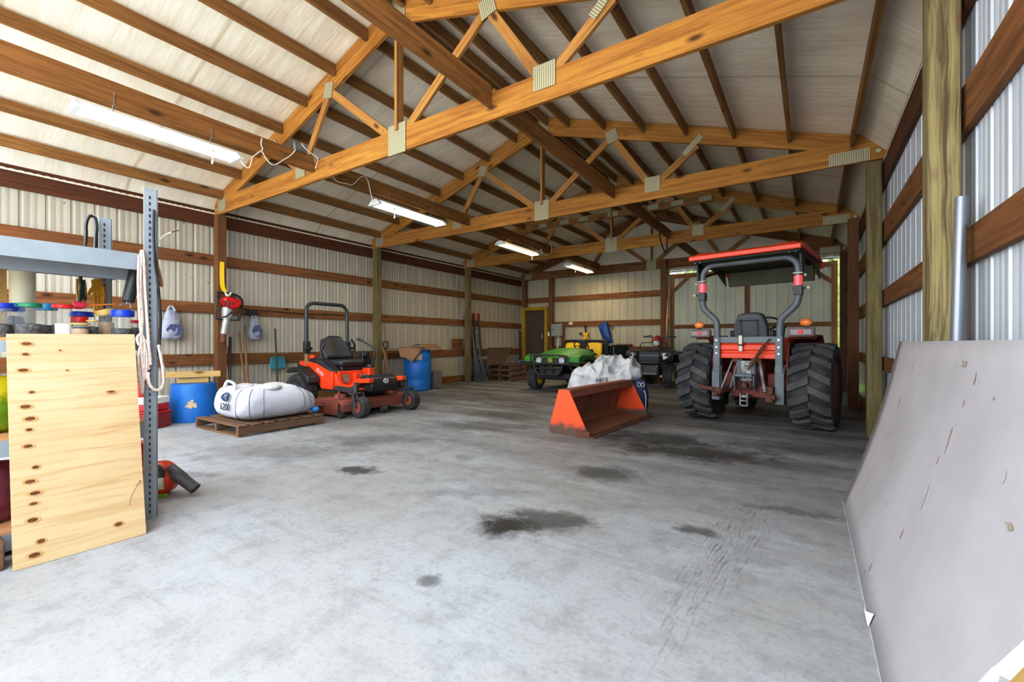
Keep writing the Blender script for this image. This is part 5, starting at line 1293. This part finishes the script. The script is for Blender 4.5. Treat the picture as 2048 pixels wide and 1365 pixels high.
for (x, y, w, h, c) in ((1937,736,.06,.02,0),(1950,765,.012,.035,0),(1957,772,.012,.03,0),(1935,803,.01,.02,0),(1800,810,.012,.05,0),(1905,870,.015,.07,0),(1880,930,.01,.025,0),(1803,1075,.014,.03,0),(1778,1015,.01,.012,0),(1752,1133,.016,.03,0),(1740,1147,.014,.014,0),(1830,735,.008,.07,1),(1997,800,.02,.008,0),(2010,960,.015,.03,1),(1850,1000,.006,.09,1),(1735,960,.006,.12,1),(2035,1045,.05,.012,0)):
    u, v = sheet_uv(x, y); mb = MB(); vs = []
    for i in range(8):
        a = 2*PI*i/8; rr = .62*(1+.35*math.sin(i*2.7+k)); vs.append(gn(u+w*math.cos(a)*rr/4.6, v+h*math.sin(a)*rr, .0095))
    mb._add(vs, [tuple(range(8))]); mb.build('scuff_mark', Q['scuff2' if c else 'scuff'], t); k += 1
mb = MB(); mb.tube([gn(0, i/11, .0) for i in range(12)], .0085, 6); mb.tube([gn(i/23, .0, .0) for i in range(24)], .0085, 6); mb.build('cut_edge', Q['paper'], t)
u, v = sheet_uv(1738, 1240); mb = MB(); vs = []
tear = [(1722,1215),(1731,1212),(1743,1216),(1741,1232),(1746,1236),(1742,1256),(1736,1262),(1731,1240)]
for x, y in tear: uu, vv = sheet_uv(x, y); vs.append(gn(uu, vv+.004, .016))
mb._add(vs, [tuple(range(8))]); mb.build('torn_corner', Q['paper'], t, solid=.004)
p = onY(1923, 395, 3.5); mb = MB(); q = onY(1914, 690, 3.46)
dirp = (q-p)*(1/(p.z-q.z)); mb.tube([Vector((p.x, p.y, p.z)), p+dirp*p.z], .029, 14); tag(mb.build('steel_pipe', Q['pipe'], smooth=50), 'grey steel pipe standing against the large grainy post', 'pipe')
def pd(u, v, d): r_ = ray(u, v); return Vector((r_.x*d, r_.y*d, H+r_.z*d))
mb = MB(); mb.beam(pd(2008,1350,.78), pd(2110,1262,.70), .012, .024, up=(-.9,0,.3)); tag(mb.build('white_strip', plain('white_paint', rgb(240,240,238), .5)), 'white painted strip crossing the lower right corner', 'board')
mb = MB(); mb.beam(pd(2040,1408,.72), pd(2130,1325,.64), .02, .04, up=(-.9,0,.3)); tag(mb.build('wood_strip', M['pale']), 'pale wooden strip at the lower right corner under the white strip', 'board')
mb = MB(); mb.beam(pd(1945,1400,.78), pd(1990,1352,.75), .010, .036, up=(.3,.6,.3)); tag(mb.build('white_offcut', plain('white_offcut', rgb(244,244,242), .5)), 'white offcut at the bottom right edge of the picture', 'board')
# ---------------------------------------------------------------- grey steel shelving at the left
FX, BX_, RY, LYs = -3.74, -4.50, 1.185, -.95        # front, back, right end, left end
t = thing('shelf_unit', 'grey slotted steel shelf unit standing at the left', 'shelf', loc=(0,0,0))
def upright(x, y, sx, sy, top, mat=Q['shelf']):
    mb = MB(); w = .075; th = .006
    mb.m(0); mb.bx(x-th, x, min(y, y+sy*w), max(y, y+sy*w), 0, top); mb.bx(min(x, x+sx*w), max(x, x+sx*w), y-th/2, y+th/2, 0, top)
    mb.m(1); z = .05
    while z < top-.03:
        yc_ = y+sy*.042
        mb._add([(x+.001, yc_-.0075, z), (x+.001, yc_, z-.015), (x+.001, yc_+.0075, z), (x+.001, yc_+.004, z+.004), (x+.001, yc_+.005, z+.011), (x+.001, yc_-.005, z+.011), (x+.001, yc_-.004, z+.004)], [(0,1,2,3,4,5,6)])
        z += .042
    return mb.build('upright', [mat, Q['hole']], t)
upright(FX, RY, -1, -1, 2.255); upright(BX_, RY-.05, -1, -1, 2.16); upright(FX, LYs, -1, 1, 2.255); upright(BX_, LYs, -1, 1, 2.16)
for nm, zt, zb, deck in (('top', 1.80, 1.69, None), ('jar', 1.215, 1.15, 1), ('low', .655, .56, 1), ('foot', .125, .03, 1)):
    for (a, b) in (((FX-.01, LYs), (FX-.01, RY-.006)), ((BX_+.01, LYs), (BX_+.01, RY-.06)), ((FX-.02, RY-.03), (BX_, RY-.04)), ((FX-.02, LYs+.02), (BX_, LYs+.02))):
        mb = MB(); mb.beam((a[0], a[1], (zt+zb)/2), (b[0], b[1], (zt+zb)/2), .018, zt-zb); mb.build('shelf_beam', Q['shelf'], t)
    mb = MB()
    if deck: mb.bx(BX_+.02, FX-.004, LYs+.03, RY-.05, zt, zt+.018); mb.build('shelf_board', Q['particle'], t)
    else:
        mb.bx(BX_+.02, FX-.02, LYs+.03, RY-.05, zt-.03, zt-.018); mb.build('shelf_board', Q['shelf'], t)
mb = MB(); mb.beam((FX-.24, LYs, 1.69), (FX-.24, RY-.05, 1.69), .02, .10); mb.build('shelf_brace', Q['shelf'], t)

# jars of hardware on the second shelf
ZJ = 1.234
def jar(u, vtop, wpx, X, lid, fill, label, lidh=8, body=1.0, tilt=0, fillh=.6):
    p = onX(u, vtop, X); dep = ray(u, vtop); s = X/dep.x; r = wpx/2/F*s; hgt = p.z-ZJ; lh = lidh/F*s
    t = thing('hardware_jar', label, 'jar', loc=(X, p.y, ZJ), group='jars of hardware on the grey shelf')
    rb = r*body*.96; hb = hgt-lh
    mb = MB(); mb.lathe([(rb*.9,0),(rb,.012),(rb,hb*.72),(rb*.93,hb*.82),(r*.86,hb*.92),(r*.86,hb)], 20); mb.build('jar_body', Q['glass'], t, smooth=40)
    mb = MB(); mb.lathe([(.001,.006),(rb*.86,.006),(rb*.93,.02),(rb*.93,hb*fillh*.95),(rb*.5,hb*fillh*1.02),(.001,hb*fillh)], 18); mb.build('jar_contents', fill, t, smooth=60)
    mb = MB(); mb.lathe([(r*.985,hb),(r,hb+lh*.2),(r,hb+lh*.85),(r*.94,hb+lh),(.001,hb+lh)], 24)
    if tilt: mb.xf(Matrix.Translation((0,0,hb)) @ Matrix.Rotation(tilt, 4, 'X') @ Matrix.Translation((0,0,-hb+.004)))
    mb.build('lid', lid, t, smooth=40)
    return t
J = [(3,607,34,-4.0,'lblue','screws','jar with blue lid at the left edge of the shelf',9),
 (31,607,26,-4.24,'lteal','screws','jar with teal lid partly hidden left of the green-lidded jar',8),
 (26,615,34,-4.13,'lblue','screws','jar with blue lid between the left-edge jar and the green-lidded jar',8),
 (60,607,35,-3.93,'lgreen','screws','large clear jar with green lid',8),
 (93,608,32,-4.11,'lteal','screws','jar with teal lid right of the green-lidded jar',13),
 (125,610,32,-4.0,'lred','screws','jar with red lid and white paper label',7),
 (163,624,36,-4.24,'lblue','screws','jar with blue lid behind the small tan-lidded jar',10),
 (159,634,26,-4.10,'lred','screws','short jar with red lid behind the small tan-lidded jar',11),
 (160,647,29,-3.93,'ltan','beigefill','small jar with tan lid in front under the pink screwdriver',3),
 (185,641,19,-3.98,'ltan','screws','narrow little jar with tan lid',3),
 (212,620,28,-4.07,'ltan','beigefill','jar of beige anchors with a crooked tan lid',11),
 (245,621,37,-3.92,'lblue','screws','clear jar with blue lid nearest the white rope',13),
 (270,641,16,-4.05,'lred','screws','tiny jar with red lid beside the white rope',6)]
for (u, vt, wp, X, lid, fill, lab, lh) in J:
    t = jar(u, vt, wp, X, Q[lid], Q[fill], lab, lh, body=1.28 if lid == 'lgreen' else 1.0, tilt=.3 if 'crooked' in lab else 0, fillh=.45 if wp > 30 else .7)
    if 'paper' in lab:
        r = wp/2/F*(X/ray(u, vt).x); mb = MB(); mb.grid(lambda a, b: ((r+.002)*math.cos(-.9+1.9*a), (r+.002)*math.sin(-.9+1.9*a), .0+.09*b), 8, 2); mb.build('paper_label', Q['paper'], t, smooth=60)
t = thing('screwdriver', 'pink-handled screwdriver lying across the jar lids', 'screwdriver')
a, b, c = onX(145, 611, -4.08), onX(172, 611, -4.08), onX(228, 609, -4.08)
mb = MB(); mb.tube([a, a+(b-a)*.1, a+(b-a)*.7, b], [.012,.024,.026,.016], 10); mb.build('handle', Q['pinkh'], t, smooth=50)
mb = MB(); mb.tube([b, c], .005, 6); mb.build('blade', K['amber'], t)
# plywood offcut leaning against the shelf front
t = thing('plywood_sheet', 'pale knotty plywood offcut leaning on the grey shelf', 'board')
A = [Vector((-3.470,.480,.002)), Vector((-3.462,1.040,.002)), onX(269, 669, -3.715), onX(13, 668, -3.712)]
n = (A[1]-A[0]).cross(A[3]-A[0]).normalized(); n = n if n.x > 0 else -n
mb = MB(); N1 = 6; tc = []; vs = []
for q in (0, .019):
    for p in A: vs.append(p-n*q)
tcs = [(0,0,0),(.56,0,0),(.56,.02,1.27),(0,.02,1.27)]
mb._add(vs, [(0,1,2,3),(7,6,5,4),(0,4,5,1),(1,5,6,2),(2,6,7,3),(3,7,4,0)], [Vector(x) for x in tcs]*2); mb.build('sheet', M['plywood'], t)
def pq(px_, py_):
    d = ray(px_, py_); c = Vector((0,0,H)); s = (A[0]-c).dot(n)/d.dot(n); return c+d*s
e1 = (A[1]-A[0]).normalized(); e2 = n.cross(e1)
for (x, y, w, h) in ((53,688,9,4),(51,709,6,3.5),(46,741,9,4),(63,785,5,3),(51,814,9,4.5),(60,838,9,4.5),(58,860,6,3.5),(56,893,8,4),(71,935,6,4),(60,964,9,4.5),(70,987,9,4.5),(67,1008,7,3.5),(65,1041,9,5),(82,1083,7,5),(69,1111,10,5.5),(222,784,8,3),(237,1049,8,5),(134,741,3,1.5),(120,701,3,1.5)):
    s = 2.75/F; p = pq(x, y)
    for (k, mat, l) in ((1.15, M['knot_halo'], .0008), (.72, M['knot'], .0016)):
        mb = MB(); mb._add([p+n*l+e1*(w*s*k*math.cos(2*PI*i/12)*(1+.2*math.sin(i*3.1)))+e2*(h*s*k*math.sin(2*PI*i/12)) for i in range(12)], [tuple(range(12))]); mb.build('knot_ring' if k > 1 else 'knot', mat, t)
# hanging ropes, cable, tube
def px_path(L, X): return [onX(u, v, X) for u, v in L]
cord('hanging_rope', px_path([(279,512),(277,560),(279,620),(283,680),(277,715),(279,750),(284,788),(286,740),(282,690),(284,640),(281,560),(283,505),(287,512),(289,560),(293,620),(297,680),(298,700),(301,730),(299,705),(294,682),(290,690),(288,720),(290,760),(293,728),(290,690),(286,684),(279,690),(275,678),(280,670),(287,676),(289,690),(294,720),(297,740)], -3.705), .0105, Q['rope'], 'coiled white rope hanging from the left side of the shelf upright', 'rope')
cord('hanging_rope', px_path([(317,690),(322,715),(327,745),(327,768),(318,780),(306,778),(298,765),(296,745)], -3.69), .0105, Q['rope'], 'white rope loop crossing the front of the shelf upright', 'rope')
cord('hanging_rope', px_path([(311,505),(316,535),(323,565),(322,572),(315,560),(311,590),(314,650),(315,700),(317,730)], -3.79), .0095, Q['rope_t'], 'tan rope hanging behind the shelf upright', 'rope')
cord('hanging_cable', px_path([(308,420),(307,470),(310,520),(317,580),(321,640),(319,690),(317,712)], -3.72), .009, Q['cable'], 'black cable hanging along the right edge of the shelf upright', 'cable')
cord('white_wire', px_path([(311,494),(318,482),(328,472),(342,465)], -3.76), .006, Q['wire'], 'stiff white wire sticking out from the shelf upright', 'wire')
mb = MB(); mb.tube(px_path([(342,465),(349,463),(358,461)], -3.76), .004, 5); tag(mb.build('wire_end', K['rust'], smooth=50), 'bare copper end of the stiff white wire', 'wire')
t = thing('black_tube', 'black foam-covered tube hanging from the shelf beside the white rope', 'tube')
mb = MB(); a, b = onX(271, 540, -3.86), onX(256, 604, -3.84); mb.tube([a, a+(b-a)*.96, b], [.036,.036,.032], 14); mb.build('sleeve', K['black'], t, smooth=50)
mb = MB(); mb.tube(smooth_path(px_path([(254,604),(252,609),(245,608),(240,612)], -3.84), 4), .004, 5); mb.tube(smooth_path(px_path([(258,605),(261,612),(261,617)], -3.84), 4), .004, 5); mb.build('wire_hook', K['steel'], t)
t = thing('yellow_rope', 'bundle of yellow rope tied to the rear shelf upright', 'rope')
for k, L in enumerate(([(186,560),(189,595),(191,628),(195,600),(194,562)], [(190,558),(195,590),(198,624),(202,596),(197,560)], [(193,558),(201,582),(204,612),(207,585),(198,558)], [(190,572),(182,580),(178,590)])):
    mb = MB(); mb.tube(smooth_path(px_path(L, -4.40), 4), .0115, 6); mb.build('strand', Q['ropey'], t, smooth=60)
t = thing('yellow_rope', 'thin yellow rope hanging left of the rear shelf upright', 'rope')
for L in ([(155,558),(154,580),(157,606),(161,585),(160,560)], [(163,560),(165,590),(170,604),(171,580),(168,560)]):
    mb = MB(); mb.tube(smooth_path(px_path(L, -4.42), 4), .008, 6); mb.build('strand', Q['ropey'], t, smooth=60)
cord('green_strap', px_path([(160,545),(162,575),(159,604),(166,560),(165,585),(171,600)], -4.38), .012, plain('dark_green_strap', rgb(24,50,42), .6), 'dark green strap hanging on the rear shelf upright', 'strap')
mb = MB(); L = px_path([(170,497),(172,470),(172,450),(176,436),(183,432),(190,436),(193,452),(192,475),(191,497)], -4.44); mb.tube(smooth_path(L, 4), .012, 6); tag(mb.build('rubber_loop', K['black'], smooth=60), 'black rubber loop hooked over the rear shelf upright', 'strap')
mb = MB(); mb.beam(onX(158, 527, -4.1), onX(196, 523, -4.1), .025, .022); tag(mb.build('black_bar', K['black'], bevel=.005), 'short black bar tucked under the top shelf', 'bar')
# things on the shelves, seen around the plywood
a = onX(44, 560, -4.42); mb = MB(); mb.lathe([(.062,0),(.062,.46),(.058,.47),(.05,.47),(.05,.40)], 24); o = mb.build('plastic_pipe', plain('cream_pipe', rgb(226,222,196), .45), smooth=40, loc=(-4.405, a.y, ZJ)); tag(o, 'cream plastic pipe standing behind the jars', 'pipe')
a = onX(10, 560, -4.42); mb = MB(); mb.bx(-.02, .02, -.22, .09, 0, .46); o = mb.build('wood_plank', M['pale'], loc=(-4.455, a.y-.08, ZJ)); tag(o, 'weathered plank standing behind the jars at the left edge', 'board')
t = thing('seed_bag', 'yellow and green bag on the lower shelf left of the plywood', 'bag', loc=(-3.98, .38, .675))
mb = MB(); mb.grid(lambda u, v: (.12*math.cos(2*PI*u)*(1-abs(2*v-1)**5*.6)+.01*math.sin(v*20), .20*math.sin(2*PI*u), .33*v), 18, 12, cu=True); mb.f += [tuple(reversed(range(18))), tuple(11*18+i for i in range(18))]; mb.mi += [0,0]; mb.build('bag_body', Q['lime'], t, smooth=60)
t = thing('storage_tub', 'black tub of white rags on the lower shelf above the yellow bag', 'tub', loc=(-4.30, .26, .675))
mb = MB(); mb.lathe([(.13,0),(.15,.40),(.16,.42),(.14,.42),(.13,.36),(.001,.36)], 22); mb.build('tub_body', K['black'], t, smooth=40)
mb = MB(); mb.ball((0,0,.42), (.12,.12,.06), 14, 8); mb.build('rags', Q['paper'], t, smooth=60)
t = thing('maroon_sack', 'maroon sack on the bottom shelf left of the plywood', 'sack', loc=(-4.0, .34, .156))
mb = MB(); mb.grid(lambda u, v: (.16*math.cos(2*PI*u)*(1-abs(2*v-1)**4*.5)+.015*math.sin(v*17+u*9), .22*math.sin(2*PI*u), .34*v), 20, 12, cu=True); mb.f += [tuple(reversed(range(20))), tuple(11*20+i for i in range(20))]; mb.mi += [0,0]; mb.build('sack_body', Q['maroon'], t, smooth=60)
mb = MB(); mb.bx(-.07,.07,-.16,.10,0,.16); o = mb.build('wood_block', M['pallet'], bevel=.01, loc=(-3.60,.36,0)); tag(o, 'rough wooden block on the floor at the left edge beside the plywood', 'block')
# red toolbox and cooler on the floor beyond the shelf
CF = Fr(pd(299,853,6.32).x, pd(299,853,6.32).y, .62, 0)
t = thing('red_toolbox', 'brick red metal toolbox on the floor behind the shelf upright', 'toolbox', CF)
mb = MB(); mb.bx(-.26,.20,-.12,.14,0,.20); mb.build('box_body', plain('brick_red', rgb(150,44,40), .5, c2=rgb(120,36,34), scale=6), t, bevel=.01)
mb = MB(); mb.bx(-.265,.205,-.125,.145,.205,.235); mb.build('box_lid', K['redp'], t, bevel=.008)
t = thing('red_cooler', 'red cooler with a white lid band stacked on the red toolbox', 'cooler', loc=(CF.o.x, CF.o.y, .237), yaw=.62)
mb = MB(); mb.bx(-.25,.165,-.14,.16,0,.10); mb.build('cooler_body', K['redp'], t, bevel=.02)
mb = MB(); mb.bx(-.255,.17,-.145,.165,.10,.20); mb.build('lid_band', K['white'], t, bevel=.015)
mb = MB(); mb.bx(-.20,-.03,-.10,.12,.20,.42); mb.build('flask', K['redp'], t, bevel=.03)
# orange leaf blower with its grey tube
t = thing('leaf_blower', 'orange leaf blower with grey tube on the floor behind the shelf', 'leaf blower')
D = 3.52
def bl(u, v, d=D): return pd(u, v, d)
mb = MB(); c = bl(316, 958); vdir = Vector((-ST, CT, 0)); rdir = Vector((CT, ST, 0))
Mb = Matrix((( rdir.x, 0, vdir.x, c.x),( rdir.y, 0, vdir.y, c.y),(0, 1, 0, c.z),(0,0,0,1)))
mb.lathe([(.001,-.09),(.10,-.09),(.128,-.06),(.135,0),(.128,.07),(.10,.09),(.001,.09)], 28, Mb); mb.build('fan_housing', K['orange'], t, smooth=45)
mb = MB(); mb.lathe([(.04,-.10),(.075,-.105),(.085,-.09),(.085,-.06)], 22, Matrix.Translation(rdir*.025+Vector((0,0,.05))) @ Mb); mb.build('fan_intake', K['grey_d'], t, smooth=40)
mb = MB(); a = bl(288, 910); mb.box((a.x, a.y, a.z), (.12,.14,.22), Matrix.Rotation(TH, 3, 'Z')); b = bl(292, 960); mb.box((b.x, b.y, b.z), (.16,.16,.18), Matrix.Rotation(TH, 3, 'Z')); mb.build('engine_cover', plain('red_orange_cover', rgb(200,58,26), .4, c2=rgb(120,36,24), scale=14), t, bevel=.03)
mb = MB(); a = bl(322, 968, D-.10); mb.box(a, (.035,.02,.09), Matrix.Rotation(TH, 3, 'Z')); mb.build('side_plate', K['cream'], t, bevel=.005)
mb = MB(); a = bl(325, 994, D-.08); mb.box(a, (.06,.02,.04), Matrix.Rotation(TH, 3, 'Z')); mb.build('safety_label', Q['lime'], t)
mb = MB(); a, b = bl(338, 938), bl(391, 983); b.z = .045; mb.tube([a, a+(b-a)*.5, a+(b-a)*.52, a+(b-a)*.97, b], [.046,.046,.042,.040,.044], 16, cap=False); mb.build('blower_tube', plain('grey_tube', rgb(84,82,82), .5), t, smooth=40, solid=.004)
mb = MB(); mb.tube(smooth_path([bl(304,934,2.97), bl(292,945,2.93), bl(278,965,2.80), bl(262,995,2.70), bl(259,1012,2.68)], 4), .0035, 5); tag(mb.build('thin_wire', Q['rope_t'], smooth=50), 'thin stiff wire arching from the shelf upright over the plywood', 'wire')
# ---------------------------------------------------------------- camera, sky and lamps
cam = bpy.data.cameras.new('camera'); co = bpy.data.objects.new('camera', cam); COL.objects.link(co)
cam.sensor_width = 36; cam.sensor_fit = 'HORIZONTAL'; cam.lens = F/2048*36; cam.shift_y = (V0-682.5)/2048
cam.clip_start = .02; cam.clip_end = 300
co.location = (0, 0, H*U); co.rotation_euler = (PI/2, 0, TH); SC.camera = co
w = bpy.data.worlds.new('sky'); SC.world = w; w.use_nodes = True
bg = w.node_tree.nodes['Background']; bg.inputs[0].default_value = (.80, .90, 1.0, 1); bg.inputs[1].default_value = 3.9
def area(name, loc, rot, sx, sy, power, col):
    l = bpy.data.lights.new(name, 'AREA'); l.shape = 'RECTANGLE'; l.size = sx*U; l.size_y = sy*U; l.energy = power; l.color = col
    o = bpy.data.objects.new(name, l); COL.objects.link(o); o.location = Vector(loc)*U; o.rotation_euler = rot
    return o
# daylight entering through the open front of the building
area('open_front_daylight', (-4.1, -.9, 2.9), (math.radians(68), 0, 0), 9.6, 2.6, 250, (.84, .92, 1.0))
sl = bpy.data.lights.new('sun', 'SUN'); so = bpy.data.objects.new('sun', sl); COL.objects.link(so); sl.energy = 14.0; sl.angle = .01; sl.color = (1, .95, .87)
so.rotation_euler = (math.radians(-8), math.radians(42), 0)
# the glow of the tube fixtures
for a, b, lab, warm in LIGHTS:
    p = onX(a[0], a[1], lx); q = onX(b[0], b[1], lx)
    area('tube_glow', (lx, (p.y+q.y)/2, 3.42), (0, 0, 0), .2, q.y-p.y, 22 if warm else 16, (1, .80, .50) if warm else (.95, .97, 1))
SC.view_settings.view_transform = 'Standard'
SC.view_settings.exposure = 0.0
SC.view_settings.use_curve_mapping = True
cm = SC.view_settings.curve_mapping; cc = cm.curves[3]
for x, y in ((.2, .165), (.5, .5), (.8, .845)): cc.points.new(x, y)
cm.update()
cy = SC.cycles
cy.max_bounces = 6; cy.diffuse_bounces = 4; cy.glossy_bounces = 3; cy.transmission_bounces = 6; cy.transparent_max_bounces = 8
cy.caustics_reflective = False; cy.caustics_refractive = False
cy.use_adaptive_sampling = True; cy.adaptive_threshold = .04
